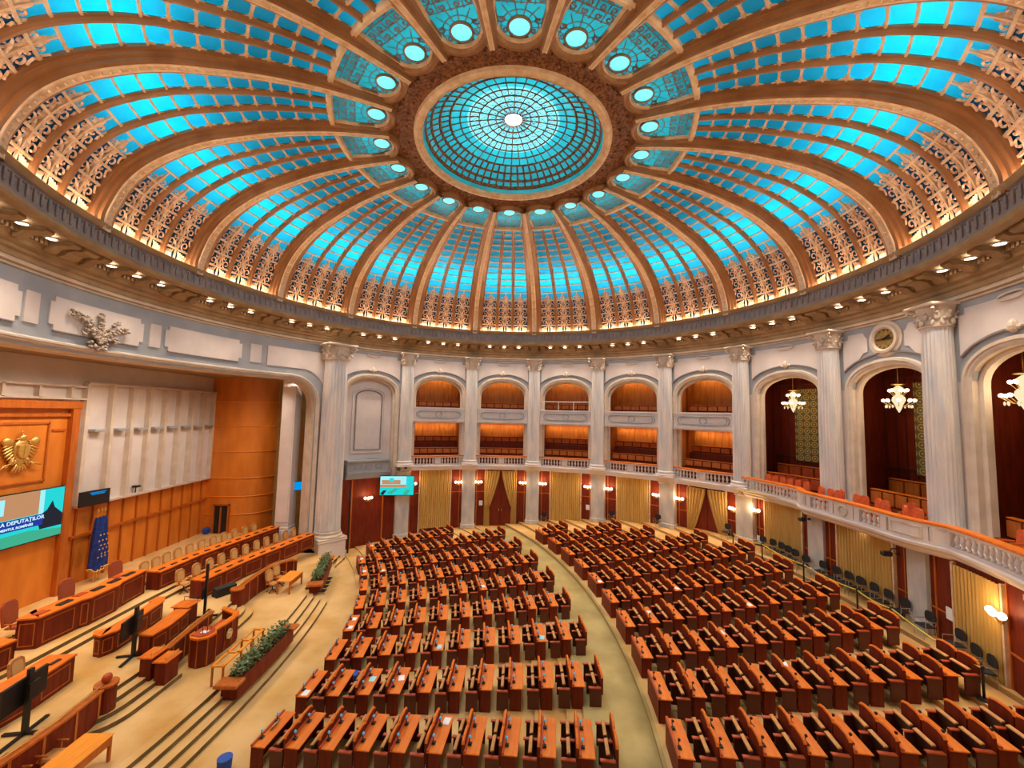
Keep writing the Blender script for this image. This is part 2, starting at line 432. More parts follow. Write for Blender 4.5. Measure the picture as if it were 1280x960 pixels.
cop.grid([[D(.02, cellang(.1, t), .12) for t in lin(0,1,12)], [D(.16, cellang(.1, t), .12) for t in lin(0,1,12)], [D(.16, cellang(.1, t), .0) for t in lin(0,1,12)]])
# petal light near the oculus
PC_R, PHW = 7.35, .90
def sflat(x, y): return s_of_r_f(math.hypot(x, y))
def s_of_r_f(r):
    lo, hi = 0.0, SL[-1]
    for _ in range(24):
        m = (lo+hi)/2
        if prof_at(m)[0] > r: lo = m
        else: hi = m
    return (lo+hi)/2
def F(x, y, n=0.0):                                  # plan point of the flat top of the dome, n below the surface
    r = math.hypot(x, y); a = math.atan2(y, x); s = s_of_r_f(r); rr, z, _, _ = prof_at(s)
    return (x, y, z-n)
RA, RB = 8.35, 6.75                                   # straight sides, then a round end of radius ~ PHW
def hw(r): return min(PHW, (r*math.tan(HB)-.22))
petal = [(RA, -hw(RA)), (7.6, -hw(7.6)), (7.1, -hw(7.1)), (RB, -hw(RB))]
for k in range(1, 12):
    a = PI*k/12; petal.append((RB-hw(RB)*math.sin(a)*1.0, -hw(RB)*math.cos(a)))
petal += [(RB, hw(RB)), (7.1, hw(7.1)), (7.6, hw(7.6)), (RA, hw(RA))]
def off(pts, o):
    out = []
    for i, (x, y) in enumerate(pts):
        a = pts[max(i-1,0)]; b = pts[min(i+1,len(pts)-1)]; tx, ty = b[0]-a[0], b[1]-a[1]; L = math.hypot(tx, ty)
        out.append((x+ty/L*-o*-1 if False else x-(-ty/L)*-o, y))
    return out
def offs(pts, o):
    cx, cy = RB+.6, 0
    out = []
    for i, (x, y) in enumerate(pts):
        a = pts[max(i-1,0)]; b = pts[min(i+1,len(pts)-1)]; tx, ty = b[0]-a[0], b[1]-a[1]; L = math.hypot(tx, ty); nx, ny = -ty/L, tx/L
        if (x-cx)*nx+(y-cy)*ny < 0: nx, ny = -nx, -ny
        out.append((x+nx*o, y+ny*o))
    return out
pf = MB(); pg = MB(); sp = MB(); pm = MB(); pl = MB()
rows = []
for o, n in ((0,-.05),(0,.12),(.07,.2),(.10,.26),(.18,.28),(.24,.22),(.28,.10),(.30,-.02)):
    rows.append([F(x, y, n) for x, y in offs(petal, o)])
pf.grid(rows)
pfi = MB(); pfi.grid([[F(x, y, n) for x, y in offs(petal, o)] for o, n in ((-.09,.02),(-.07,.12),(-.01,.14),(0,.10))])
# glass of the petal, open where the medallion sits
mc = RB-.28; mr = .37
def cast(phi):
    dx, dy = math.cos(phi), math.sin(phi); best = 9; P_ = petal+[petal[0]]
    for (x0,y0),(x1,y1) in zip(P_[:-1], P_[1:]):
        ex, ey = x1-x0, y1-y0; dn = dx*ey-dy*ex
        if abs(dn) < 1e-9: continue
        t = ((x0-mc)*ey-y0*ex)/dn; q = ((x0-mc)*dy-y0*dx)/dn
        if t > 0 and -1e-6 <= q <= 1+1e-6: best = min(best, t)
    return best
rr_ = []
for k in range(73):
    ph = 2*PI*k/72; t1 = cast(ph); rr_.append([F(mc+t*math.cos(ph), t*math.sin(ph), -.02) for t in (mr, (mr+t1)/2, t1)])
pg.grid(rr_)
for k in range(14):
    ph = 2*PI*(k+.5)/14; t1 = min(cast(ph), 1.0)-.01; c_, s_ = math.cos(ph), math.sin(ph)
    pl.add([F(mc+mr*c_-.018*s_, mr*s_+.018*c_, .03), F(mc+mr*c_+.018*s_, mr*s_-.018*c_, .03), F(mc+t1*c_+.018*s_, t1*s_-.018*c_, .03), F(mc+t1*c_-.018*s_, t1*s_+.018*c_, .03)], [(0,1,2,3)])
ring_ = [[F(mc+min(cast(2*PI*k/48)-.06,.62)*math.cos(2*PI*k/48), min(cast(2*PI*k/48)-.06,.62)*math.sin(2*PI*k/48), .03), F(mc+min(cast(2*PI*k/48)-.02,.66)*math.cos(2*PI*k/48), min(cast(2*PI*k/48)-.02,.66)*math.sin(2*PI*k/48), .03)] for k in range(49)]
pl.grid(ring_)
# bronze field around it
outer = []
for x, y in offs(petal, .28):
    if x > RB-.1: outer.append((x, math.copysign(x*math.tan(HB), y)))
    else: outer.append((5.25, y*.95))
sp.grid([[F(x, y, .0) for x, y in offs(petal, .27)], [F(x, y, .0) for x, y in outer]])
# medallion
pm.grid([[F(mc+(mr+o)*math.cos(t)*1.0, (mr+o)*math.sin(t), n) for t in lin(0, 2*PI, 24)] for o, n in ((.06,0),(.06,.07),(0,.08),(-.01,.02))])
disc = MB(); disc.grid([[F(mc+q*math.cos(t), q*math.sin(t), .05-.02*q/mr) for t in lin(0, 2*PI, 20)] for q in (.01, mr*.6, mr)])
for yy in (-.45, 0, .45):
    pl.add([F(7.3,yy-.02,.03), F(RA,yy-.02,.03), F(RA,yy+.02,.03), F(7.3,yy+.02,.03)], [(0,1,2,3)])
for xx in (7.35, 7.7, 8.02):
    pl.add([F(xx,-hw(xx),.03), F(xx+.04,-hw(xx),.03), F(xx+.04,hw(xx),.03), F(xx,hw(xx),.03)], [(0,1,2,3)])
for sy in (-1, 1):
    for (cx, cy, rr, aa) in ((7.52,.66,.15,0),(7.86,.25,.13,2),(7.52,.24,.12,1),(7.86,.66,.13,3),(8.18,.3,.12,0),(6.75,.62,.16,1),(6.35,.50,.12,2),(6.12,.22,.09,0)):
        q = spiral(cx, cy, rr, aa, 1.2, 12)
        for i in range(12):
            (x0, y0), (x1, y1) = q[i], q[i+1]; tx, ty = x1-x0, y1-y0; L = math.hypot(tx, ty); nx, ny = -ty/L*.03, tx/L*.03
            pl.add([F(x0-nx, sy*(y0-ny), .04), F(x1-nx, sy*(y1-ny), .04), F(x1+nx, sy*(y1+ny), .04), F(x0+nx, sy*(y0+ny), .04)], [(0,1,2,3)])
# cross bar that closes the long lights
bar = MB()
bar.grid([[D(S_BAR+d, a, n) for a in lin(-edge(S_BAR)-.02, edge(S_BAR)+.02, 8)] for d, n in ((-.10,0),(-.10,.14),(-.04,.22),(.10,.22),(.16,.10),(.18,0))])
bar_me = bar.mesh('cross_bar'); pf_me = pf.mesh('petal_frame'); sp_me = sp.mesh('ceiling_field'); pfi_me = pfi.mesh('petal_bead')
meshes = dict(glow=gl_low.mesh('low_glass'), gup=gl_up.mesh('clear_glass'), mull=mull.mesh('mullion'), trans=trans.mesh('glazing_bars'), scr=scr.mesh('scroll_grille'),
              cop=cop.mesh('foot_shells'), pg=pg.mesh('petal_glass'), pm=pm.mesh('medallion_ring'), disc=disc.mesh('medallion_glass'), pl=pl.mesh('petal_lattice'))
for k in range(20):
    a = R(18*k); wdw = empty('window_%d' % (k+1), rz=a, kind='structure')
    obj('low_glass', meshes['glow'], 'glass_deep', wdw); obj('clear_glass', meshes['gup'], 'glass_teal', wdw)
    obj('mullion', meshes['mull'], 'bronze', wdw); obj('glazing_bars', meshes['trans'], 'gold_cream', wdw)
    obj('scroll_grille', meshes['scr'], 'scroll', wdw); obj('foot_shells', meshes['cop'], 'copper', wdw)
    obj('cross_bar', bar_me, 'gold_cream', wdw); obj('petal_frame', pf_me, 'bronze', wdw); obj('petal_bead', pfi_me, 'gold_cream', wdw)
    g = obj('petal_glass', meshes['pg'], 'glass_petal', wdw); obj('petal_lattice', meshes['pl'], 'bronze_dark', wdw)
    q = obj('medallion_ring', meshes['pm'], 'bronze', wdw); obj('medallion_glass', meshes['disc'], 'glass_medal', q)
    obj('ceiling_field', sp_me, 'bronze_dark', ceiling, rz=a)
# ornamental ring around the oculus
orn = MB(); orn.revolve([(5.80,24.42),(5.6,24.37),(5.3,24.42),(4.80,24.40)], 0, 2*PI, 80)
for k in range(20):
    for q in (-1, 0, 1):
        a = R(9+18*k+q*4.0); 
        orn.ball((5.55*math.cos(a), 5.55*math.sin(a), 24.36), .10 if q == 0 else .07, 6, 4)
        a2 = R(18*k+q*5); orn.ball((5.15*math.cos(a2), 5.15*math.sin(a2), 24.38), .08, 6, 4)
obj('ornament_ring', orn, 'bronze_dark', ceiling)
ofr = MB(); ofr.revolve([(4.84,24.44),(4.80,24.26),(4.72,24.20),(4.62,24.20),(4.58,24.26),(4.50,24.30),(4.44,24.28),(4.40,24.45)], 0, 2*PI, 96)
ocu = empty('window_21', kind='structure'); ocu['label'] = 'round inner glass dome at the centre of the ceiling'
obj('oculus_frame', ofr, 'gold_cream', ocu)
def oz(r): return 24.42+1.45*math.sqrt(max(0, 1-(r/4.42)**2))
og = MB(); og.revolve([(r, oz(r)) for r in (4.42,4.3,4.05,3.7,3.3,2.8,2.3)], 0, 2*PI, 72)
obj('outer_glass', og, 'glass_petal', ocu)
og2 = MB(); og2.revolve([(r, oz(r)) for r in (2.3,1.8,1.2,.7,.42)], 0, 2*PI, 72); obj('inner_glass', og2, 'glass_pale', ocu)
lat = MB()
RINGS = [4.3,4.02,3.62,3.15,2.66,2.18,1.72,1.28,.88,.46]
for i, r in enumerate(RINGS):
    wv = .06 if i < 4 else .035
    lat.revolve([(r+wv, oz(r+wv)-.015), (r, oz(r)-.07), (r-wv, oz(r-wv)-.015)], 0, 2*PI, 72)
for i in range(len(RINGS)-1):
    n = 60 if i < 3 else (40 if i < 6 else 20); wv = .050 if i < 3 else .028
    for k in range(n):
        a = 2*PI*k/n; r0, r1 = RINGS[i], RINGS[i+1]; dx, dy = -math.sin(a)*wv, math.cos(a)*wv
        pt = lambda r, s, q: (r*math.cos(a)+s*dx, r*math.sin(a)+s*dy, oz(r)-q)
        lat.add([pt(r0,-1,.015), pt(r0,0,.06), pt(r0,1,.015), pt(r1,-1,.015), pt(r1,0,.06), pt(r1,1,.015)], [(0,1,4,3),(1,2,5,4)])
        if i >= 5:                                       # lace crossings
            a2 = a+PI/n
            for s_ in (-1, 1):
                p0 = (r0*math.cos(a2+s_*PI/n), r0*math.sin(a2+s_*PI/n), oz(r0)-.03); p1 = (r1*math.cos(a2-s_*PI/n), r1*math.sin(a2-s_*PI/n), oz(r1)-.03)
                lat.tube([p0, p1], .012, 3)
obj('lattice', lat, 'bronze_dark', ocu)
sd = MB(); sd.lathe([(.05, oz(.4)-.05), (.30, oz(.4)-.02), (.44, oz(.4)+.02)], 24); obj('centre_lamp', sd, 'sun_disc', ocu)
# unseen shell added to bounce light, and tubes that light the glass from behind
shl = MB(); shl.revolve([(18.8,18.1),(18.9,19.5),(18.6,21),(17.7,22.4),(16.2,23.9),(13.5,25.2),(10,26.2),(6,27.4),(3,28.2),(0.01,28.4)], 0, 2*PI, 48)
obj('bounce_shell', shl, 'shell_white', ceiling)
def ring_tube(r, z, rad, m, n=40):
    t = MB(); t.tube([(r*math.cos(2*PI*i/n), r*math.sin(2*PI*i/n), z) for i in range(n)], rad, 5, closed=True)
    return obj('back_light_tube', t, m, ceiling)
ring_tube(15.3, 23.75, .12, 'back_tube'); ring_tube(6.9, 25.6, .07, 'back_tube'); ring_tube(2.6, 27.0, .10, 'back_tube')

# ------------------------------------------------------------------ cornice ring
cor = MB(); cor.revolve([(17.6,18.36),(16.98,18.36),(16.98,18.52),(16.84,18.54),(16.78,18.46),(16.84,18.36),(16.90,18.30)], 0, 2*PI, 160)
cor.revolve([(16.98,17.62),(16.9,17.55),(16.86,17.45),(16.92,17.35),(17.05,17.28)], 0, 2*PI, 160)
struct('trim_1', cor, 'soffit', label='bronze lips of the cornice under the dome')
bnd = MB(); bnd.revolve([(16.90,18.30),(17.0,18.24),(17.0,17.66),(16.98,17.62)], 0, 2*PI, 160)
for k in range(300):
    a = 2*PI*k/300; Mx = Matrix.Rotation(a, 4, 'Z')
    bnd.ball((16.99,0,17.98), .12, 6, 4, sx=.8, sy=.7, sz=2.2, M=Mx); bnd.ball((16.96,.17,18.16), .06, 4, 3, M=Mx)
struct('trim_2', bnd, 'stone_band', label='grey frieze of carved leaves around the dome foot')
sof = MB(); sof.revolve([(17.05,17.28),(17.2,17.30),(17.2,17.38),(18.05,17.30),(18.10,17.10),(18.2,17.0),(18.25,16.86),(18.42,16.80),(18.44,16.66),(18.56,16.60),(18.58,16.42),(18.64,16.36),(18.66,16.20),(18.95,16.16)], 0, 2*PI, 160)
for k in range(20):
    for q in range(5):
        a = R(18*k+9+(0,2.5,6.85,11.15,15.5)[q]); Mx = Matrix.Rotation(a, 4, 'Z'); ww = .20 if q else .34
        prof = [(17.25,17.34),(17.25,17.22),(17.38,17.14),(17.6,17.16),(17.85,17.10),(18.0,16.95),(18.15,16.9),(18.15,17.34)]
        vs = [(x,-ww,z) for x, z in prof]+[(x,ww,z) for x, z in prof]; n = len(prof)
        sof.add(vs, [tuple(range(n)), tuple(range(2*n-1,n-1,-1))]+[(i,n+i,n+(i+1)%n,(i+1)%n) for i in range(n)], Mx)
for k in range(540):
    Mx = Matrix.Rotation(2*PI*k/540, 4, 'Z'); sof.box(17.98,18.10,-.06,.06,17.06,17.22, M=Mx)
struct('trim_3', sof, 'soffit', label='coffered cornice soffit with brackets and dentils')
ent = MB(); ent.revolve([(18.60,16.38),(18.64,16.32),(18.64,16.26),(18.70,16.22),(18.72,16.12),(18.95,16.10)], 0, 2*PI, 160)
struct('trim_4', ent, 'cream', label='cream moulding under the cornice')
# cove lamps standing behind the lip, one strip per dome window
cv = MB(); cv.revolve([(17.04,18.50),(17.04,18.56),(17.00,18.56),(17.00,18.50)], -R(7.6), R(7.6), 8)
cvm = cv.mesh('cove_lamp')
for k in range(20): obj('cove_lamp', cvm, 'cove', ceiling, rz=R(18*k))

for k in range(20):
    p = pol(16.80, 18*k, 18.66); L = light('dome_fill_spot', 'SPOT', p, P_UP, (1,.78,.52), .1, ceiling, target=pol(-9.0, 18*k, 22.5), spot=R(150), blend=1.0)  # added fill spots aimed across the hall to brighten the dome ribs
# ------------------------------------------------------------------ columns
def capital(mb, r, z0, z1):
    h = z1-z0
    mb.lathe([(r*.93,z0),(r*1.05,z0+.04*h),(r*1.05,z0+.08*h),(r*.95,z0+.10*h),(r*.98,z0+.4*h),(r*1.12,z0+.8*h),(r*1.2,z0+.86*h)], 24)
    mb.box(-r*1.28,r*1.28,-r*1.28,r*1.28,z0+.86*h,z1, bev=.04)
    for row, (zz, n, sz) in enumerate(((.22,10,.26),(.46,10,.27))):
        for i in range(n):
            a = 2*PI*(i+.5*row)/n; Mx = Matrix.Rotation(a, 4, 'Z')
            mb.ball((r*1.04,0,z0+zz*h), r*.24, 7, 5, sx=.5, sy=.85, sz=1.15, M=Mx); mb.ball((r*1.2,0,z0+(zz+.13)*h), r*.11, 6, 4, M=Mx)
    for i in range(4):
        Mx = Matrix.Rotation(PI/4+i*PI/2, 4, 'Z')
        q = [(r*1.36+r*.26*(1-.7*t)*math.cos(9*t), 0, z0+.70*h+r*.26*(1-.7*t)*math.sin(9*t)) for t in lin(0,1,12)]
        mb.tube(q, r*.10, 6, M=Mx)
def shaft(mb, r, z0, z1):
    mb.lathe([(r,z0),(r,z0+.1),(r*.985,z0+.3),(r*.97,(z0+z1)/2),(r*.90,z1-.1),(r*.92,z1)], 48, flute=.055)
def base(mb, r, z0, z1):
    h = z1-z0; r = r if r < .7 else r*.87
    mb.box(-r*1.32,r*1.32,-r*1.32,r*1.32,z0,z0+.25*h, bev=.02)
    mb.lathe([(r*1.28,z0+.25*h),(r*1.34,z0+.38*h),(r*1.28,z0+.5*h),(r*1.12,z0+.56*h),(r*1.10,z0+.68*h),(r*1.2,z0+.78*h),(r*1.16,z0+.9*h),(r*1.0,z1)], 28)
def make_column(big):
    if big: r, zb, z0, zt = .93, 1.45, 2.1, 14.95
    else: r, zb, z0, zt = .56, 6.45, 6.95, 15.15
    root = empty('column')
    m = MB(); shaft(m, r, z0, zt); obj('shaft', m, 'marble', root)
    m = MB(); base(m, r, zb, z0); obj('base', m, 'cream' if big else 'plaster', root)
    m = MB(); capital(m, r, zt, 16.2); obj('capital', m, 'cream', root)
    if big:
        m = MB(); m.box(-1.0,1.0,-1.0,1.0,.0,1.45, bev=.03); m.box(-1.08,1.08,-1.08,1.08,1.36,1.46, bev=.02); obj('pedestal', m, 'plaster', root)
    return root
small = None; bigc = None
CN = {117:'first marble column to the right of the blank niche bay', 99:'column between the second and third balcony bays, left of the curtained door bay',
      81:'column just right of the curtained door below the balconies', 63:'column between the fourth and fifth balcony bays', 45:'column between the plain bay and the second curtained door bay',
      27:'column where the long right balcony begins', 9:'column left of the bay under the round clock', -9:'column right of the bay under the round clock',
      -27:'column beyond the tall bay at the right edge', -45:'column outside the right edge of the photo'}
for a in (135, 225):
    if bigc is None: c = bigc = make_column(True)
    else: c = copy_tree(bigc)
    aa_ = 135.8 if a == 135 else 224.2; c.location = pol(18.35, aa_); c.rotation_euler = (0,0,R(aa_))
    tag(c, 'big fluted marble column at the far end of the stage opening' if a == 135 else 'big fluted marble column at the near end of the stage opening', 'column', kind='structure')
for a in (117,99,81,63,45,27,9,-9,-27,-45):
    if small is None: c = small = make_column(False)
    else: c = copy_tree(small)
    c.location = pol(18.42, a); c.rotation_euler = (0,0,R(a))
    tag(c, CN[a], 'column', kind='structure')

# ------------------------------------------------------------------ ring wall: balcony bays
RW = 18.8; HBAY = RW*HB
def arch(w, zs, zc, n=16, z0=None):
    pts = [(-w, z0)] if z0 is not None else []
    for k in range(n+1):
        t = PI*(1-k/n); pts.append((w*math.cos(t), zs+(zc-zs)*abs(math.sin(t))**.85))
    if z0 is not None: pts.append((w, z0))
    return pts
def arch_z(w, zs, zc): return lambda u: zs+(zc-zs)*max(0.0, 1-(u/w)**2)**.425 if abs(u) < w else zs
def bay_wall(w, zs, zc, z0, name, side, ang, medal=False, door=False):
    f = bmap(RW)
    wl = MB(); us = lin(-w, w, 24); az = arch_z(w, zs, zc)
    wl.grid([[f(u, az(u)), f(u, 16.2)] for u in us])
    for sg in (-1, 1):
        wl.grid([[f(sg*u, z0), f(sg*u, 16.2)] for u in (w, (w+HBAY)/2, HBAY+.02)])
        wl.grid([[f(sg*w, z0, d), f(sg*w, zs, d)] for d in (0,.25,.5)])
    wl.grid([[f(u, az(u), d) for u in us] for d in (0,.25,.5)])
    o = struct('wall_%s' % side, wl, 'bluegrey', rz=R(ang))
    ml = MB(); p = arch(w, zs, zc, 20, z0)
    outline_sweep(ml, f, p, [(-.02,.3),(-.02,-.02),(.06,-.08),(.14,-.08),(.18,-.14),(.30,-.14),(.34,-.03),(.34,.0)])
    outline_sweep(ml, f, [(u*.93, z-.14 if z > z0 else z) for u, z in p], [(-.02,.5),(-.02,.25),(.05,.2),(.14,.2),(.16,.3)])
    obj('arch_moulding', ml, 'cream', o)
    # flat white lesenes beside the arch
    ls = MB()
    for sg in (-1, 1): plate(ls, f, sorted([sg*(w+.34), sg*(HBAY-.42)]), lambda u: z0, lambda u: zs+.1, -.05, 0)
    obj('jamb_facing', ls, 'plaster', o)
    # raised panel above the arch
    pn = MB(); pw = HBAY-.62; top = 15.82
    wo = w+.62; azo = arch_z(wo, zs+.25, zc+.62)
    zt = lambda u: top if abs(u) < pw-.28 else top-.26
    if not medal:
        plate(pn, f, [-pw, -pw+.28, -pw+.281]+lin(-pw+.5, pw-.5, 20)+[pw-.281, pw-.28, pw], lambda u: azo(u)+.02, zt, -.06, 0)
    else:
        mr_ = 1.0
        cut = lambda u: 15.15 if False else 0
        for sg in (-1, 1):
            us_ = sorted([sg*x for x in [.98,1.05,1.2,1.5,1.9,2.1,pw-.281,pw-.28,pw]])
            plate(pn, f, us_, lambda u: azo(u)+.02+(.25 if abs(u) < 1.3 else 0), lambda u: zt(u)-(.30 if abs(u) < 1.15 else 0), -.06, 0)
    obj('wall_panel', pn, 'plaster', o)
    ln = MB(); pp = [(u, azo(u)) for u in lin(-wo+.3, wo-.3, 20)]
    outline_sweep(ln, f, pp, [(-.05,-.02),(-.04,-.10),(.03,-.10),(.04,-.02)])
    obj('moulding_line', ln, 'stone_band', o)
    if not medal:
        od = MB(); od.ball(f(0, zc+.66, -.10), .17, 8, 6, sz=1.5); od.ball(f(.22, zc+.6, -.08), .10, 6, 4); od.ball(f(-.22, zc+.6, -.08), .10, 6, 4)
        cart = [(.55*math.cos(t), 15.78+.13*math.sin(t)) for t in lin(0, 2*PI, 20)][:-1]
        outline_sweep(od, f, cart, [(-.04,-.05),(-.03,-.13),(.03,-.13),(.04,-.05)], closed=True)
        obj('carved_ornament', od, 'cream', o)
    return o
def parapet_upper(ang, label):
    t = thing('balcony_parapet', label, 'parapet', rz=R(ang)); f = bmap(RW)
    b = MB(); us = lin(-2.34, 2.34, 8)
    plate(b, f, us, lambda u: 10.45, lambda u: 11.45, -.22, .05)
    plate(b, f, us, lambda u: 11.45, lambda u: 11.58, -.30, .08); plate(b, f, us, lambda u: 10.32, lambda u: 10.45, -.34, .05); plate(b, f, us, lambda u: 10.22, lambda u: 10.32, -.26, .05)
    obj('wall_slab', b, 'plaster', t)
    m = MB()
    for c0, hwid in ((0, .28),):
        outline_sweep(m, f, [(c0+hwid*math.cos(q), 10.95+.28*math.sin(q)) for q in lin(0, 2*PI, 16)][:-1], [(-.03,-.22),(-.02,-.29),(.03,-.29),(.04,-.22)], closed=True)
    pl_ = []
    for q in lin(-PI/2, PI/2, 8): pl_.append((1.72+.3*math.cos(q), 10.95+.3*math.sin(q)))
    for q in lin(PI/2, 3*PI/2, 8): pl_.append((-1.72+.3*math.cos(q), 10.95+.3*math.sin(q)))
    outline_sweep(m, f, pl_, [(-.03,-.22),(-.02,-.29),(.03,-.29),(.04,-.22)], closed=True)
    for sg in (-1, 1):
        outline_sweep(m, f, [(sg*(1.6+.22*math.cos(q)), 10.95+.22*math.sin(q)) for q in lin(-PI/2, PI/2, 8)], [(-.02,-.22),(0,-.28),(.02,-.22)])
    obj('oval_moulding', m, 'bluegrey', t)
    if ang in (72,):
        g = MB()
        g.tube([f(-2.2,12.35,-.05), f(0,12.35,-.05), f(2.2,12.35,-.05)], .04, 6)
        for u in (-2.1,-.7,.7,2.1): g.tube([f(u,11.58,-.05), f(u,12.35,-.05)], .035, 6)
        obj('guard_rail', g, 'white', t)
    return t
BAL = MB(); BAL.lathe([(.055,0),(.075,.03),(.075,.07),(.045,.10),(.05,.15),(.085,.24),(.085,.30),(.05,.42),(.04,.48),(.07,.51),(.07,.56)], 10)
BALM = BAL.mesh('baluster', True)
def balustrade(name, label, path, zb, segs, parent_rz=0.0, dep=1.0, soffit=0.5):
    """path: function of t in 0..1 -> (x, y) front line, centre of the hall on the left or right; segs = [(t0,t1,kind)]"""
    t = thing(name, label, 'balustrade', rz=parent_rz)
    def nrm(q):
        a = Vector((*path(max(0,q-.002)),0)); b = Vector((*path(min(1,q+.002)),0)); d = (b-a).normalized(); n = Vector((-d.y, d.x, 0))
        p = Vector((*path(q),0)); return n if n.dot(p) > 0 else -n
    def strip(mb, prof, q0=0, q1=1, n=None):
        n = n or max(2, int(60*(q1-q0)))
        rows = []
        for q in lin(q0, q1, n):
            p = Vector((*path(q),0)); nn = nrm(q); rows.append([(p.x+nn.x*o, p.y+nn.y*o, z) for o, z in prof])
        mb.grid(rows)
        k = len(prof); mb.add(rows[0], [tuple(range(k))]); mb.add(rows[-1], [tuple(range(k-1,-1,-1))])
    m = MB(); strip(m, [(dep,zb-.45),(.22,zb-.45),(.12,zb-.36),(.12,zb-.28),(.0,zb-.20),(-.10,zb-.14),(-.12,zb-.04),(-.02,zb),(.28,zb),(.28,zb+.02),(dep,zb+.02)]); obj('balcony_slab', m, 'plaster', t)
    m = MB(); strip(m, [(-.02,zb),(-.02,zb+.10),(.24,zb+.10),(.24,zb)]); strip(m, [(-.03,zb+.66),(-.03,zb+.76),(.25,zb+.76),(.25,zb+.66),(-.03,zb+.66)]); obj('plinth_and_rail', m, 'plaster', t)
    m = MB(); strip(m, [(-.07,zb+.76),(-.09,zb+.80),(-.07,zb+.85),(.30,zb+.85),(.32,zb+.80),(.30,zb+.76),(-.07,zb+.76)]); obj('wooden_hand_rail', m, 'wood_top', t)
    for (q0, q1, kind) in segs:
        if kind == 'b':
            L = sum((Vector(path(a))-Vector(path(b))).length for a, b in zip(lin(q0,q1,8)[:-1], lin(q0,q1,8)[1:]))
            n = max(2, int(L/.25))
            for i in range(n):
                q = q0+(q1-q0)*(i+.5)/n; p = path(q); nn = nrm(q)
                obj('baluster', BALM, 'plaster', t, loc=(p[0]+nn.x*.11, p[1]+nn.y*.11, zb+.10))
        else:
            m = MB(); strip(m, [(-.01,zb+.10),(-.01,zb+.66),(.22,zb+.66),(.22,zb+.10)], q0, q1, 10); pn = obj('pier_panel', m, 'plaster', t)
            m = MB(); e = (q1-q0)*.12; 
            if kind == 'p':
                strip(m, [(-.01,zb+.16),(-.05,zb+.17),(-.05,zb+.20),(-.01,zb+.21)], q0+e, q1-e, 10); strip(m, [(-.01,zb+.56),(-.05,zb+.57),(-.05,zb+.60),(-.01,zb+.61)], q0+e, q1-e, 10)
                for qq in (q0+e, q1-e): strip(m, [(-.01,zb+.16),(-.05,zb+.17),(-.05,zb+.60),(-.01,zb+.61)], qq-.0012, qq+.0012, 2)
                obj('raised_moulding', m, 'cream', pn)
            elif kind == 'o':
                qc = (q0+q1)/2; p = path(qc); nn = nrm(qc); tn = Vector((-nn.y, nn.x, 0))
                m.tube([(p[0]-nn.x*.04+tn.x*.24*math.cos(a), p[1]-nn.y*.04+tn.y*.24*math.cos(a), zb+.38+.24*math.sin(a)) for a in lin(0,2*PI,20)[:-1]], .045, 6, closed=True)
                obj('round_moulding', m, 'cream', pn)
    return t
BAY_A = {108: ('left', 'balcony bay beside the blank niche'), 90: ('far', 'bay above the nearer curtained door'), 72: ('far', 'middle balcony bay with guard rail'), 54: ('far', 'bay right of the middle one'), 36: ('far', 'bay beside the long right balcony')}
box_seat = MB(); box_seat.box(-.25,.25,-.28,.28,.0,.42, bev=.05)
def gallery_bench(label, ang, r, zf, halfw, n, group, cush='cushion', hb=.95):
    t = thing('gallery_bench', label, 'bench', rz=R(ang), group=group); f = bmap(r)
    m = MB(); us = lin(-halfw, halfw, 8); z00 = min(zf, 6.5 if zf < 10 else 10.5)
    plate(m, f, us, lambda u: z00, lambda u: zf+hb, .24, .32); plate(m, f, us, lambda u: z00, lambda u: zf+.40, -.25, .24)
    obj('bench_frame', m, 'wood_red', t)
    m = MB(); plate(m, f, us, lambda u: zf+hb, lambda u: zf+hb+.05, .18, .38); obj('top_rail', m, 'wood_top', t)
    wd = 2*halfw/n
    for i in range(n):
        u0 = -halfw+wd*i+.05; u1 = u0+wd-.1
        m = MB(); plate(m, f, [u0, (u0+u1)/2, u1], lambda u: zf+.48, lambda u: zf+hb-.06, .14, .25); obj('back_cushion', m, cush, t)
    return t
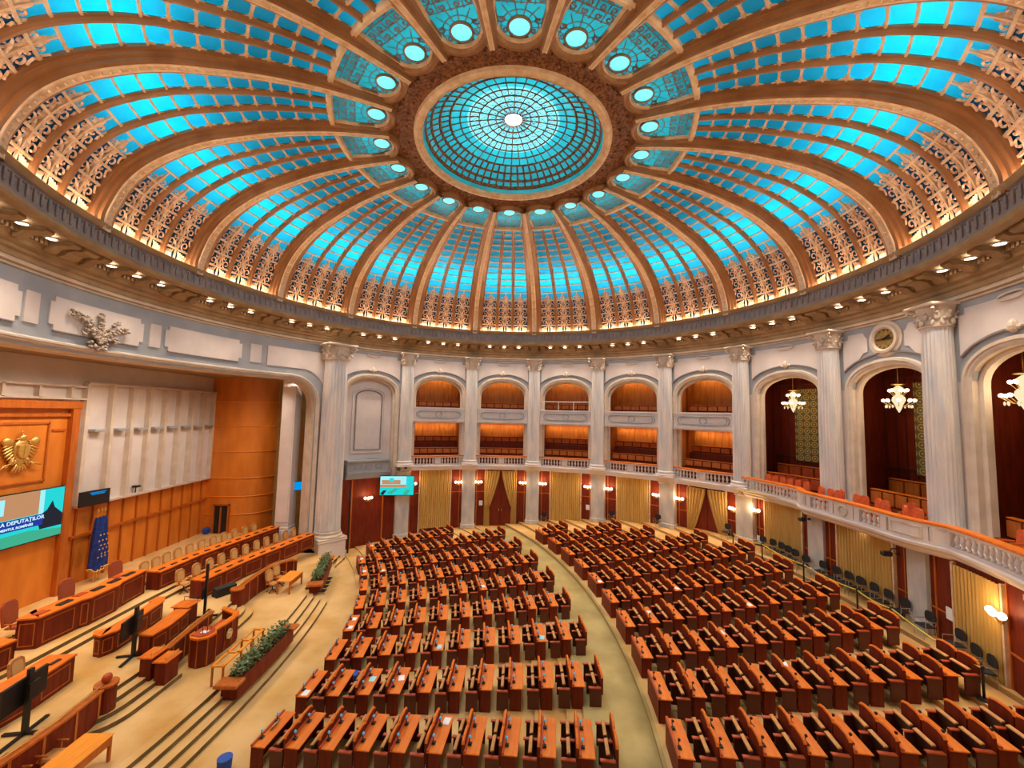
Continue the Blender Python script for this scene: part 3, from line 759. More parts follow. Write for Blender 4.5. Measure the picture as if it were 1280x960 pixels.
for ang, (side, nm) in BAY_A.items():
    bay_wall(2.17, 12.7, 14.2, 6.1, 'bay', side, ang)
    # the two boxes behind the arch
    f = bmap(RW)
    for (z0, z1, lev) in ((6.5,10.2,'lower'), (10.5,14.7,'upper')):
        m = MB(); hwid = 2.75; dback = 3.4
        us = lin(-hwid, hwid, 10)
        m.grid([[f(u, z0, dback), f(u, z1, dback)] for u in us])
        for sg in (-1, 1): m.grid([[f(sg*hwid, z0, d), f(sg*hwid, z1, d)] for d in (.5, 1.5, dback)]); m.grid([[f(sg*2.15, z0, .5), f(sg*2.15, z1, .5)], [f(sg*hwid, z0, .5), f(sg*hwid, z1, .5)]])
        o = struct('wall_%s' % side, m, 'wood_box', rz=R(ang), label='wood panelled back of the %s box in the %s' % (lev, nm))
        m = MB()
        for i in range(12):
            u = -hwid+.23+i*.46
            plate(m, f, [u, u+.06], lambda q: z0, lambda q: z1, dback-.05, dback)
        plate(m, f, us, lambda u: z0+1.55, lambda u: z0+1.63, dback-.08, dback)
        obj('panel_battens', m, 'wood', o)
        m = MB(); m.grid([[f(u, z0, d) for u in us] for d in (.0,1.5,dback)]); 
        struct('floor', m, 'carpet_red', rz=R(ang)); 
        m = MB(); m.grid([[f(u, z1, d) for u in us] for d in (.3,1.5,dback)]); struct('ceiling', m, 'plaster', rz=R(ang))
        lt = thing('recessed_strip_light', 'warm strip light in the %s box of the %s' % (lev, nm), 'ceiling light', rz=R(ang))
        m = MB(); plate(m, f, lin(-2.0,2.0,6), lambda u: z1-.05, lambda u: z1-.01, dback-.48, dback-.36); obj('diffuser', m, 'lamp_warm', lt)
        L = light('strip_lamp', 'AREA', f(0, z1-.12, dback-.42), P_BOX, (1,.74,.40), .3, lt, size_y=4.4); L.rotation_euler = (0,R(10),0)
        n = 6; zf = z0
        if lev == 'upper':
            gallery_bench('wooden bench in the upper box of the %s' % nm, ang, RW+1.9, z0+.75, 2.3, n, None, 'cushion', .9)
        else:
            gallery_bench('front row bench in the lower box of the %s' % nm, ang, RW+.85, z0+.42, 2.1, n, None, 'cushion', .92)
            gallery_bench('raised back bench in the lower box of the %s' % nm, ang, RW+2.3, z0+1.45, 2.3, n, None, 'cushion', .92)
    parapet_upper(ang, 'grey upper parapet with oval mouldings in the %s' % nm)
    def path(q, f=f): u = -2.36+4.72*q; return f(u, 0, -.12-.42*math.sin(PI*q)**.6)[:2]
    balustrade('balustrade', 'curved balustrade below the lower box of the %s' % nm, path, 6.46, [(0,.03,'s'),(.03,.44,'b'),(.44,.56,'p'),(.56,.97,'b'),(.97,1,'s')], R(ang))
# blank niche bay (126)
f = bmap(RW)
nb = bay_wall(2.05, 12.6, 13.9, 5.7, 'niche', 'left', 126)
m = MB(); us = lin(-2.05, 2.05, 16); az = arch_z(2.05, 12.6, 13.9)
m.grid([[f(u, 5.3, .55), f(u, az(u), .55)] for u in us]); obj('niche_back', m, 'plaster', nb)
m = MB(); pw = 1.05
pts = [(-pw,7.9),(-pw,12.3)]+[(pw*math.cos(t), 12.3+.55*math.sin(t)) for t in lin(PI,0,10)][1:]+[(pw,7.9)]
outline_sweep(m, f, pts, [(-.04,.55),(-.03,.46),(.05,.46),(.06,.55)], closed=True); obj('panel_outline', m, 'stone_band', nb)
m = MB(); p2 = [(u*1.22, z+(.2 if z > 8 else -.25)) for u, z in pts]
outline_sweep(m, f, p2, [(-.04,.55),(-.03,.44),(.09,.44),(.10,.55)], closed=True); obj('panel_moulding', m, 'plaster', nb)
m = MB(); us = lin(-1.75,1.75,8)
for z0, z1, d0 in ((6.95,7.08,-.28),(6.15,6.95,-.10),(6.0,6.15,-.25),(5.75,6.0,-.12),(5.55,5.75,.05)): plate(m, f, us, lambda u: z0, lambda u: z1, d0, .6)
for u0 in (-1.1,-.25,.6): outline_sweep(m, f, [(u0,6.4),(u0,6.7),(u0+.5,6.7),(u0+.5,6.4)], [(-.02,-.10),(0,-.15),(.03,-.10)], closed=True)
obj('shelf_moulding', m, 'bluegrey', nb)

# tall open bays with chandeliers (18, 0, -18, -36)
TB = {18:'tall bay left of the clock bay', 0:'clock bay', -18:'tall bay right of the clock bay', -36:'tall bay beyond the right edge'}
for ang, nm in TB.items():
    bay_wall(1.98, 12.75, 14.0, 6.1, 'tall', 'right', ang, medal=(ang == 0))
    m = MB(); hwid = 2.85; dback = 3.2; us = lin(-hwid, hwid, 10)
    m.grid([[f(u, 6.4, dback), f(u, 14.8, dback)] for u in us])
    for sg in (1,): m.grid([[f(sg*hwid, 6.4, d), f(sg*hwid, 14.8, d)] for d in (.5,1.8,dback)])
    o = struct('wall_right', m, 'wood_red', rz=R(ang), label='dark wood back wall of the %s' % nm)
    m = MB()
    for i in range(14): plate(m, f, [-hwid+.1+i*.42, -hwid+.16+i*.42], lambda q: 6.4, lambda q: 14.8, dback-.06, dback)
    for zz in (8.6, 11.6, 13.6): plate(m, f, us, lambda u: zz, lambda u: zz+.12, dback-.1, dback)
    obj('panel_battens', m, 'wood_dark', o)
    m = MB(); m.grid([[f(-hwid, 6.4, d), f(-hwid, 14.8, d)] for d in (.5,1.8,dback)]); m.grid([[f(u, 8.4, dback-.12), f(u, 13.3, dback-.12)] for u in (-1.6,0,1.45)]); 
    struct('wall_right', m, 'wallpaper', rz=R(ang), label='gold patterned wall covering inside the %s' % nm)
    m = MB(); m.grid([[f(u, 6.45, d) for u in us] for d in (-1.4,1.5,dback)]); struct('floor', m, 'carpet_red', rz=R(ang))
    m = MB(); m.grid([[f(u, 14.8, d) for u in us] for d in (.3,1.5,dback)]); struct('ceiling', m, 'wood_red', rz=R(ang))
m = MB(); fr = MB(); dk = MB(); t = thing('wall_clock', 'round gold clock in a white ring above the middle tall arch', 'clock', rz=0)
Mx = Matrix.Translation((RW-.05,0,15.28)) @ Matrix.Rotation(-PI/2, 4, 'Y')
fr.lathe([(.50,0),(.52,.10),(.60,.16),(.70,.14),(.74,.04),(.88,.03),(.90,-.05)], 36, M=Mx); obj('clock_frame', fr, 'cream', t)
m.cyl((0,0), .52, .0, .05, 32, M=Mx); obj('clock_face', m, 'clock_gold', t)
Mk = Matrix.Translation((RW-.13,0,15.28))
dk.box(-.02,.0,-.36,.36,-.03,.03, M=Mk); dk.box(-.02,.0,-.05,.05,-.05,.34, M=Mk @ Matrix.Rotation(R(65),4,'X'))
for k in range(12):
    Mq = Mk @ Matrix.Rotation(R(30*k), 4, 'X'); dk.box(-.01,.01,-.012,.012,.40,.48, M=Mq)
obj('clock_hands', dk, 'dark_void', t)

# chandeliers
def chandelier():
    t = empty('chandelier')
    m = MB(); m.cyl((0,0), .025, .0, 1.3, 8, M=Matrix.Translation((0,0,0))); m.lathe([(.02,1.25),(.16,1.28),(.18,1.34),(.05,1.4)], 12)
    m.lathe([(.30,0),(.34,-.02),(.34,-.06),(.05,-.08)], 16); m.cyl((0,0), .03, -1.6, .0, 8)
    for tier, (rr, zz, n) in enumerate(((.42,-.45,6),(.72,-1.05,8))):
        for i in range(n):
            a = 2*PI*i/n; c, s_ = math.cos(a), math.sin(a)
            m.tube([(0,0,zz-.25),(rr*.5*c,rr*.5*s_,zz-.30),(rr*c,rr*s_,zz-.05)], .018, 5)
    obj('brass_frame', m, 'brass', t, True)
    for tier, (rr, zz, n) in enumerate(((.42,-.45,6),(.72,-1.05,8))):
        for i in range(n):
            a = 2*PI*i/n; g = MB(); g.ball((rr*math.cos(a), rr*math.sin(a), zz+.06), .105, 10, 7, sz=.9); obj('lamp_shade', g, 'lamp_globe', t, True)
    g = MB(); g.lathe([(.06,-.1),(.24,-.25),(.26,-.4),(.12,-.62),(.30,-.8),(.34,-.98),(.20,-1.25),(.14,-1.45),(.02,-1.7)], 14)
    for i in range(10):
        a = 2*PI*(i+.5)/10; g.ball((.62*math.cos(a), .62*math.sin(a), -1.35), .045, 6, 5, sz=2.2)
    obj('crystal_body', g, 'crystal', t, True)
    L = light('bulb_light', 'POINT', (0,0,-.8), 130, (1,.70,.38), .5, t)
    return t
ch = chandelier()
for i, (ang, nm) in enumerate((k for k in TB.items() if k[0] >= -18)):
    c = ch if i == 0 else copy_tree(ch)
    c.location = pol(19.75, (18.9,1.3,-14.6)[i], 13.1); c.scale = (.8,.8,.85); tag(c, 'lit crystal chandelier hanging in the %s' % nm, 'chandelier', 'chandeliers in the tall bays')

# ------------------------------------------------------------------ ground floor wall
FLOORZ = lambda x, y: floor_z(x, y)
CL = (-34.5, -1.5); CR = (-35.0, 0.0); RL0 = 27.1; RR0 = 40.4; PIT = 1.1
def floor_z(x, y):
    rr = math.hypot(x-CR[0], y-CR[1])
    if rr >= RR0-.12: return 1.05+.175*min(10, max(0, int((rr-RR0+.12)/PIT)))
    rl = math.hypot(x-CL[0], y-CL[1])
    if rl >= RL0-.12: return min(.86, .06+.08*max(0, int((rl-RL0+.12)/PIT)))
    return 0.0
def Rg(a):
    if a >= 26: return 19.15
    if a >= 9: return 17.35+(19.15-17.35)*((a-9)/17)**1.0
    return 17.35
def gmap(a0):
    def f(u, z, d=0.0):
        a = a0+math.degrees(u/18.0); r = Rg(a)+d; return (r*math.cos(R(a)), r*math.sin(R(a)), z)
    return f
GB = {108:'below the bay beside the blank niche', 90:'door', 72:'below the middle balcony bay', 54:'below the bay right of the middle one', 36:'door',
      18:'below the bay left of the clock', 0:'below the clock bay', -18:'below the bay at the right edge', -36:'beyond the right edge'}
def sconce():
    t = empty('wall_sconce'); m = MB()
    m.lathe([(.02,-.10),(.09,-.05),(.10,0),(.02,.04)], 12, M=Matrix.Rotation(PI/2,4,'Y')); m.ball((-.10,0,-.12), .09, 8, 6)
    for y in (-.24,0,.24): m.tube([(-.08,0,-.1),(-.16,y*.6,-.18),(-.2,y,-.05),(-.2,y,.0)], .015, 5)
    obj('brass_arm', m, 'brass', t, True)
    for y in (-.25,0,.25):
        g = MB(); g.ball((-.22-(0 if y else .08),y,.10), .12, 10, 8); obj('glass_globe', g, 'lamp_globe', t, True)
    light('sconce_light', 'POINT', (-.55,0,.22), P_SCONCE, (1,.62,.26), .12, t)
    return t
SC0 = None; SIDE = {1:'left', -1:'right'}
def put_sconce(p, rz, label):
    global SC0
    if SC0 is None: c = SC0 = sconce()
    else: c = copy_tree(SC0)
    c.location = p; c.rotation_euler = (0,0,rz); tag(c, label, 'wall lamp', 'three globe wall lamps on the wood panels'); return c
def pleat_panel(mb, f, u0, u1, z0, z1, d, amp=.05, per=.16, n=None, sh=None):
    n = n or int((u1-u0)/per*4)
    rows = []
    for i in range(n+1):
        u = u0+(u1-u0)*i/n; dd = d+amp*math.sin(2*PI*(u-u0)/per)
        rows.append([f(u if not sh else sh(u, z), z, dd) for z in lin(z0, z1, 6)])
    mb.grid(rows)
for ang, nm in GB.items():
    f = gmap(ang); W = 18.0*HB
    zf = 0.0 if ang > 100 else .7
    m = MB(); m.grid([[f(u, 0.0), f(u, 6.3)] for u in lin(-W, W, 14)])
    side = 'left' if ang > 100 else ('far' if ang > 30 else 'right')
    o = struct('wall_%s' % side, m, 'wood_red', rz=0, label='red wood panelling on the ground floor wall')
    m = MB()
    for u in (-W+.75, -W+1.65, W-1.65, W-.75): plate(m, f, [u-.03, u+.03], lambda q: 0, lambda q: 6.1, -.04, 0)
    plate(m, f, lin(-W,W,10), lambda u: 3.9, lambda u: 3.96, -.03, 0)
    obj('panel_battens', m, 'wood', o)
    hw_ = 1.25 if ang > 30 else (1.5 if ang != -18 else 1.04)
    where = nm if nm != 'door' else ('below the nearer door bay' if ang == 90 else 'below the farther door bay')
    if nm == 'door':
        door = struct('door_%d' % (1 if ang == 90 else 2), MB(), None); door.data.materials.clear()
        mm = MB(); mm.grid([[f(u, .6), f(u, 5.8)] for u in (-hw_, 0, hw_)]); 
        bpy.data.objects.remove(door)
        dr = MB(); plate(dr, f, lin(-hw_+.1, -.02, 3), lambda u: .7, lambda u: 5.7, -.10, -.02); plate(dr, f, lin(.02, hw_-.1, 3), lambda u: .7, lambda u: 5.7, -.10, -.02)
        dd = struct('door_%d' % (1 if ang == 90 else 2), dr, 'wood_red', label='tall double wooden door behind parted gold curtains')
        hh = MB(); 
        for u in (-.12,.12): hh.box(-.03,.03,-.03,.03,-.12,.12, M=Matrix.Translation(f(u, 2.3, -.15)))
        obj('door_handle', hh, 'brass', dd)
        for sg in (-1, 1):
            cm = MB(); rows = []
            for i in range(41):
                e = i/40; row = []
                for z in lin(.85 if ang == 90 else 2.3, 5.85, 12):
                    zt = (z-.85)/5.0; tie = max(0, min(1, (z-2.2)/3.4))
                    inner = .62+.60*(1-tie**1.5); inner = .06 if z > 5.7 else 1.14-1.08*tie**.75
                    inner = max(.05, inner) if z > 2.3 else .92
                    u = inner+(1.42-inner)*e
                    row.append(f(sg*u, z, -.22+.05*math.sin(e*PI*12)))
                rows.append(row)
            cm.grid(rows)
            cu = obj('door_curtain', cm, 'curtain'); tag(cu, 'gold drape tied back on the %s side of the %s double door' % ('left' if sg > 0 else 'right', 'nearer' if ang == 90 else 'farther'), 'curtain')
    else:
        cm = MB(); pleat_panel(cm, f, -hw_, hw_, .85 if ang > 30 else 2.2, 5.95, -.14, .045, .17)
        cu = obj('flat_curtain', cm, 'curtain'); tag(cu, 'straight pleated gold curtain %s' % where, 'curtain', 'pleated gold wall curtains')
    m = MB(); 
    for sg in (-1, 1): plate(m, f, sorted([sg*(hw_+.02), sg*(hw_+.12)]), lambda u: .3, lambda u: 6.0, -.14, 0)
    obj('curtain_jamb', m, 'gold_cream', o)
    for sg in (-1, 1):
        if ang < 0 and ang != -18: continue
        if ang == 18 and sg < 0: continue
        if ang == 0: continue
        u = sg*(hw_+(.70 if ang != -18 else .18)); p = f(u, 4.75 if ang > 30 else 5.0, -.12); a_ = math.atan2(p[1], p[0])
        if ang == -18 and sg > 0: continue
        put_sconce(p, a_, 'three globe wall lamp %s of the curtain %s' % (SIDE[sg], where))
    # pilasters on both sides of the bay
for a in (117,99,81,63,45,27,9,-9,-27):
    m = MB(); r = min(Rg(a)-.02, 18.98)+(0 if a > 20 else .3); hwp = .58 if a > 20 else .46
    Mx = Matrix.Rotation(R(a), 4, 'Z')
    m.box(r-.45, r+.2, -hwp, hwp, 0, 6.1, M=Mx, bev=.03); 
    zb = floor_z(*pol(r-.6, a)[:2]); m.box(r-.52, r+.2, -hwp-.07, hwp+.07, zb, zb+.35, M=Mx, bev=.03); m.box(r-.52, r+.2, -hwp-.06, hwp+.06, 5.9, 6.1, M=Mx, bev=.02)
    struct('wall_pilaster' if False else 'trim_5', m, 'marble_dark', label='flat marble pilaster below the column')
# wood wall in the niche bay, ground
f = gmap(126); W = 18.0*HB
m = MB(); m.grid([[f(u, 0, -.25), f(u, 5.6, -.25)] for u in lin(-W+.3, W, 10)]); o = struct('wall_left', m, 'wood_red', label='red wood wall below the blank niche')
m = MB()
for u in (-1.3,1.15): plate(m, f, [u-.05, u+.05], lambda q: 0, lambda q: 5.5, -.33, -.25)
obj('panel_battens', m, 'wood', o)
p = f(-.05, 3.9, -.4); put_sconce(p, math.atan2(p[1], p[0]), 'lit three globe wall lamp below the blank niche')
# stone band closing the top of the ground floor
m = MB(); m.revolve([(18.35,6.05),(18.35,6.4),(18.75,6.45),(19.4,6.45)], R(27), R(118), 60); m.revolve([(18.35,6.05),(19.4,6.0)], R(27), R(118), 60)
struct('trim_6', m, 'plaster', label='plaster band between ground floor and balconies')

# long right hand balcony
RP = [(26.2,18.0),(24,17.9),(20,17.65),(16,17.45),(12.2,17.25),(11.4,16.95),(10,16.6),(8,16.45),(0,16.4),(-9,16.45),(-11,16.6),(-13,16.95),(-14,17.2),(-20,17.2),(-60,17.2)]
def rr_at(a):
    for (a0, r0), (a1, r1) in zip(RP[:-1], RP[1:]):
        if a <= a0 and a >= a1:
            t = (a0-a)/(a0-a1); t = t*t*(3-2*t) if abs(r1-r0) > .15 else t
            return r0+(r1-r0)*t
    return RP[-1][1]
AL0, AL1 = 26.2, -48.0
def rpath(q): a = AL0+(AL1-AL0)*q; r = rr_at(a); return (r*math.cos(R(a)), r*math.sin(R(a)))
tq = lambda a: (AL0-a)/(AL0-AL1)
balustrade('balustrade', 'long curved white balustrade with wooden rail on the right side balcony', rpath, 6.46,
           [(0,tq(25.7),'s'),(tq(25.7),tq(12.6),'b'),(tq(12.5),tq(8.6),'p'),(tq(8.3),tq(7.4),'s'),(tq(7.3),tq(3.6),'b'),(tq(3.5),tq(2.6),'s'),(tq(2.4),tq(-1.4),'o'),(tq(-1.6),tq(-2.6),'s'),
            (tq(-2.7),tq(-6.4),'b'),(tq(-6.5),tq(-7.6),'s'),(tq(-8.0),tq(-12.6),'p'),(tq(-12.7),tq(-14.6),'s'),(tq(-14.8),tq(-31),'b'),(tq(-31),tq(-34),'p'),(tq(-34),1,'s')], 0.0, dep=2.4)

# ------------------------------------------------------------------ stage opening (proscenium)
fS = bmap(RW, 180)
WS = RW*R(40.2); ZS = 13.32; CRN = 1.8
def pros(z0=0.0, w_=WS, zt=ZS, c=CRN, n=30):
    pts = [(-w_, z0), (-w_, (z0+zt)/2)]
    pts += [(-w_+c-c*math.cos(t), zt-c+c*math.sin(t)) for t in lin(0, PI/2, 8)]
    pts += [(u, zt) for u in lin(-w_+c, w_-c, n)[1:-1]]
    pts += [(w_-c+c*math.sin(t), zt-c+c*math.cos(t)) for t in lin(0, PI/2, 8)]
    pts += [(w_, (z0+zt)/2), (w_, z0)]
    return pts
pp = pros()
m = MB(); m.grid([[fS(u, z), fS(u, 16.2)] for u, z in pp if z > ZS-CRN-.01]);
for sg in (-1, 1): m.grid([[fS(sg*u, 0), fS(sg*u, 16.2)] for u in (WS, (WS+RW*PI/4)/2, RW*PI/4+.02)])
pw = struct('wall_left', m, 'bluegrey', label='grey blue wall above the stage opening')
m = MB(); outline_sweep(m, fS, pp, [(-.02,1.3),(-.02,.6),(.02,.55),(.04,.30),(.08,.26),(.10,-.02),(.15,-.10),(.20,-.10),(.24,-.16),(.32,-.16),(.36,-.06),(.38,.0)])
obj('stage_frame_moulding', m, 'cream', pw)
m = MB(); top, bot = 15.50, 14.12
BP = [(-5.4,2.15),(.4,2.05),(6.2,2.15)]; SPN = [(-8.7,.38),(-2.5,.3),(3.4,.3),(9.5,.38)]
for c_, h in BP:
    plate(m, fS, lin(c_-h, c_+h, 8), lambda u: bot, lambda u: top, -.06, 0); plate(m, fS, [c_-h-.2, c_-h], lambda u: bot+.22, lambda u: top-.22, -.06, 0); plate(m, fS, [c_+h, c_+h+.2], lambda u: bot+.22, lambda u: top-.22, -.06, 0)
for c_, h in SPN: plate(m, fS, lin(c_-h, c_+h, 4), lambda u: bot+.08, lambda u: top-.08, -.06, 0)
for sg in (-1, 1):
    plate(m, fS, sorted(sg*u for u in lin(9.5 if sg < 0 else 10.3, 13.75, 12)), lambda u: bot-.0-1.0*max(0,(abs(u)-12.2)/1.5)**2, lambda u: top, -.06, 0)
obj('wall_panel', m, 'plaster', pw)
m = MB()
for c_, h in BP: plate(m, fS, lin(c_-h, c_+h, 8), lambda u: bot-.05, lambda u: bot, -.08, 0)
obj('panel_dark_line', m, 'stone_band', pw)  # thin dark strip along the bottom of each large panel
# relief of branches on the panel above the stage
def relief(u0, label):
    rt = obj('carved_branch_relief', MB(), 'relief'); 
    m = MB(); rnd = random.Random(3)
    def leafy(p0, p1, bend, n, r0):
        pts = []
        for i in range(n+1):
            t = i/n; u = p0[0]+(p1[0]-p0[0])*t; z = p0[1]+(p1[1]-p0[1])*t+bend*math.sin(PI*t); pts.append((u, z))
        m.tube([fS(u0+u, z, -.16) for u, z in pts], [r0*(1-.6*i/n) for i in range(n+1)], 6)
        for i, (u, z) in enumerate(pts):
            for k in range(3):
                a = rnd.random()*2*PI; q = fS(u0+u+.10*math.cos(a), z+.10*math.sin(a), -.18-.06*rnd.random())
                m.ball(q, .045+.04*rnd.random(), 6, 4, sx=1.0, sy=1.2, sz=.7+rnd.random()*.5)
    leafy((-.1,14.0),(1.35,15.0),.25,14,.07); leafy((-.1,14.0),(-1.35,14.75),.15,14,.07); leafy((0,13.85),(0,15.15),0,12,.08)
    leafy((0,14.0),(.75,14.3),.2,9,.06); leafy((0,14.0),(-.8,14.1),.15,9,.06); leafy((0,14.1),(.6,14.9),-.1,9,.05); leafy((0,14.1),(-.75,15.0),-.1,9,.05); leafy((-.4,13.8),(.4,13.8),-.15,8,.06)
    bpy.data.objects.remove(rt)
    tag(obj('carved_branch_relief', m, 'relief', smooth=True), label, 'relief')
relief(.45, 'carved bronze grey branches on the wall above the stage')
# stage room
XW = -22.9; ZP = 1.2
WN = [(XW,13.5),(-22.3,13.42),(-21.5,13.36),(-20.6,13.45),(-19.8,13.75),(-19.2,14.2),(-18.8,14.8),(-18.7,15.9)]
m = MB(); m.grid([[(XW, y, 0), (XW, y, 5.62)] for y in (-13.5,0,13.5)]); wb = struct('wall_back', m, 'wood_light', label='orange wood lower wall behind the stage')
m = MB()
for i in range(24):
    y = 3.6+.93*i
    if y > 13.4: break
    m.box(XW, XW+.10, y, y+.07, 1.2, 5.5)
    m.box(XW, XW+.10, 1.46-y-.07, 1.46-y, 1.2, 5.5)
m.box(XW, XW+.14, 3.4, 13.5, 3.98, 4.12); m.box(XW, XW+.14, -13.5, -1.9, 3.98, 4.12); m.box(XW, XW+.12, 3.4, 13.5, 1.2, 1.4)
obj('panel_battens', m, 'wood', wb)
m = MB(); m.grid([[(XW+.02, y, 5.62), (XW+.02, y, 14.2)] for y in (-13.5,0,13.5)])
wu = struct('wall_back', m, 'plaster', label='white ribbed upper wall behind the stage')
m = MB(); ys = [3.45,4.95,6.25,7.5,8.75,9.95,11.15,12.3,13.42]
for i, y in enumerate(ys):
    m.box(XW, XW+.32, y-.10, y+.10, 5.7, 12.25, bev=.02); m.box(XW, XW+.32, 1.46-y-.10, 1.46-y+.10, 5.7, 12.25)
m.box(XW, XW+.34, 3.4, 13.5, 5.60, 5.72); m.box(XW, XW+.36, 3.4, 13.5, 12.2, 12.32); m.box(XW, XW+.30, -13.5, 3.4, 11.35, 11.45); m.box(XW, XW+.30, -13.5, 3.4, 12.0, 12.1)
for y in (-1.9,-.4,1.1,2.6): m.box(XW, XW+.30, y-.06, y+.06, 11.4, 12.05)
obj('wall_ribs', m, 'cream', wu)
m = MB()
for a, b in zip(ys[:-1], ys[1:]): m.box(XW, XW+.42, (a+b)/2-.34, (a+b)/2+.34, 9.62, 9.76, bev=.02)
obj('ledge_blocks', m, 'bluegrey', wu)
for sg in (1, -1):
    m = MB(); pts = [(x, y if sg > 0 else 1.46-y) for x, y in WN]
    if sg < 0: pts = [(x, -y) for x, y in WN]
    m.grid([[(x, y, 0), (x, y, 13.6)] for x, y in pts]); o = struct('wall_curved', m, 'wood_light', label='curved orange wood wall at the %s end of the stage' % ('far' if sg > 0 else 'near'), smooth=True)
    m = MB()
    for z in (2.9,4.25,5.66,7.7,9.7,11.6):
        m.tube([(x*.998, y-.03*sg, z) for x, y in pts], .035, 5)
    obj('seam_beads', m, 'wood_table', o)
# doorway in the curved wall
m = MB(); m.box(-21.95,-20.95,13.28,13.46,1.2,3.6, bev=.02); d3 = struct('door_3', m, 'dark_void', label='dark doorway in the curved wood wall')
m = MB(); m.box(-22.02,-21.95,13.2,13.46,1.2,3.7); m.box(-20.95,-20.88,13.2,13.46,1.2,3.7); m.box(-22.02,-20.88,13.2,13.46,3.6,3.7); m.box(-21.5,-21.42,13.18,13.3,1.3,3.5); obj('door_frame', m, 'wood', d3)
# pilaster and gold cloth wall beside the stage opening
for sg in (1, -1):
    lab = 'far' if sg > 0 else 'near'
    c = empty('column'); tag(c, 'square white pillar inside the %s end of the stage' % lab, 'pillar', kind='structure')
    c.location = (-16.45, sg*12.95, 0)
    m = MB(); m.box(-.5,.5,-.5,.5,2.3,13.4, bev=.05); m.box(-.4,.4,-.54,.54,2.6,13.1, bev=.03); obj('shaft', m, 'plaster', c)
    m = MB(); m.box(-.6,.6,-.6,.6,0,1.9, bev=.04); m.box(-.58,.58,-.58,.58,1.9,2.05, bev=.04); m.box(-.54,.54,-.54,.54,2.05,2.3, bev=.05); obj('base', m, 'plaster', c)
    m = MB(); m.grid([[(x, sg*y, 0), (x, sg*y, 13.4)] for x, y in ((-18.7,15.4),(-16,15.35),(-13.2,15.2))]); struct('wall_stage_side', m, 'fabric_gold', label='olive gold cloth wall beside the %s end of the stage' % lab)
# stage ceiling and wood portal
m = MB(); m.grid([[(18.85*math.cos(R(a)), 18.85*math.sin(R(a)), 13.42), (-24, 18.85*math.sin(R(a))*1.02, 13.42)] for a in lin(136, 224, 40)]); struct('ceiling', m, 'soffit', label='low brown ceiling over the stage')
PY = .36
pt = empty('wall_portal', kind='structure'); pt['label'] = 'tall framed wood panel behind the presiding desk'
m = MB(); m.box(XW+.05, XW+.35, PY-2.42, PY+2.42, 1.2, 11.2); obj('panel_back', m, 'wood_light', pt)
m = MB()
for s_ in (-1, 1):
    y0, y1 = sorted((PY+s_*2.42, PY+s_*2.06)); m.box(XW+.3, XW+.62, y0, y1, 1.2, 11.1, bev=.04)
m.box(XW+.3, XW+.66, PY-2.50, PY+2.50, 10.85, 11.25, bev=.05); m.box(XW+.3, XW+.5, PY-2.1, PY+2.1, 10.45, 10.62, bev=.03)
for s_ in (-1, 1): y0, y1 = sorted((PY+s_*1.15, PY+s_*1.22)); m.box(XW+.3, XW+.42, y0, y1, 7.3, 10.2)
m.box(XW+.3, XW+.42, PY-1.2, PY+1.2, 10.12, 10.22); m.box(XW+.3, XW+.42, PY-1.2, PY+1.2, 7.35, 7.42)
for s_ in (-1, 1): y0, y1 = sorted((PY+s_*1.35, PY+s_*1.95)); m.box(XW+.3, XW+.42, y0, y1, 9.75, 9.85)
obj('frame', m, 'wood', pt)

# floor of the hall, steps and platforms
def band_poly(mb, cx, cy, r0, r1, a0, a1, z, zlow=None, n=24):
    A = lin(a0, a1, n)
    mb.grid([[(cx+r0*math.cos(R(a)), cy+r0*math.sin(R(a)), z), (cx+r1*math.cos(R(a)), cy+r1*math.sin(R(a)), z)] for a in A])
fl = MB(); fl.add([(-24,-20,0),(3,-20,0),(3,20,0),(-24,20,0)], [(0,1,2,3)])
floor = struct('floor', fl, 'carpet', label='beige carpeted floor of the hall')
tl = MB(); rs = MB()
for i in range(0, 11):
    r0 = RL0-.12+PIT*i; r1 = r0+PIT if i < 10 else 41.5; z = .06+.08*i; am = 36
    band_poly(tl, CL[0], CL[1], r0, r1, -am, am, z)
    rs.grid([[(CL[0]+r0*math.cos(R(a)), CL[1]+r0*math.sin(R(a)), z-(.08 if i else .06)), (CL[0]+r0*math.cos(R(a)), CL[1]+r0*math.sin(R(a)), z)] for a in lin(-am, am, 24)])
obj('seating_tiers', tl, 'carpet', floor)
for i in range(0, 11):
    r0 = RR0-.12+PIT*i; r1 = r0+PIT if i < 10 else 56; z = 1.05+.175*i; am = 30; zl = z-.175 if i else .86
    band_poly(rs if False else tl, CR[0], CR[1], r0, r1, -am, am, z)
tl2 = MB()
for i in range(0, 11):
    r0 = RR0-.12+PIT*i; r1 = r0+PIT if i < 10 else 56; z = 1.05+.175*i; am = 30; zl = z-.175 if i else .80
    band_poly(tl2, CR[0], CR[1], r0, r1, -am, am, z)
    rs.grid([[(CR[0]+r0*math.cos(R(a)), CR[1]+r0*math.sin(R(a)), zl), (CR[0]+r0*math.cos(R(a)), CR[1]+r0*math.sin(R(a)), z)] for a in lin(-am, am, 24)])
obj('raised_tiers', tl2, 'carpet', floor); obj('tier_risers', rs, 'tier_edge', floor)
ais = MB()
rows = []
for k in range(40):
    a = -26+54*k/39; pr = (CR[0]+(RR0-.14)*math.cos(R(a)), CR[1]+(RR0-.14)*math.sin(R(a)))
    d = Vector((pr[0]-CL[0], pr[1]-CL[1])); q = Vector(CL)+d.normalized()*(RL0+10.35)
    rows.append([(q.x, q.y, .868), ((q.x+pr[0])/2, (q.y+pr[1])/2, .868), (pr[0], pr[1], .868)])
ais.grid(rows); obj('aisle_carpet', ais, 'carpet_aisle', floor)
edge_ = MB()
rows = []
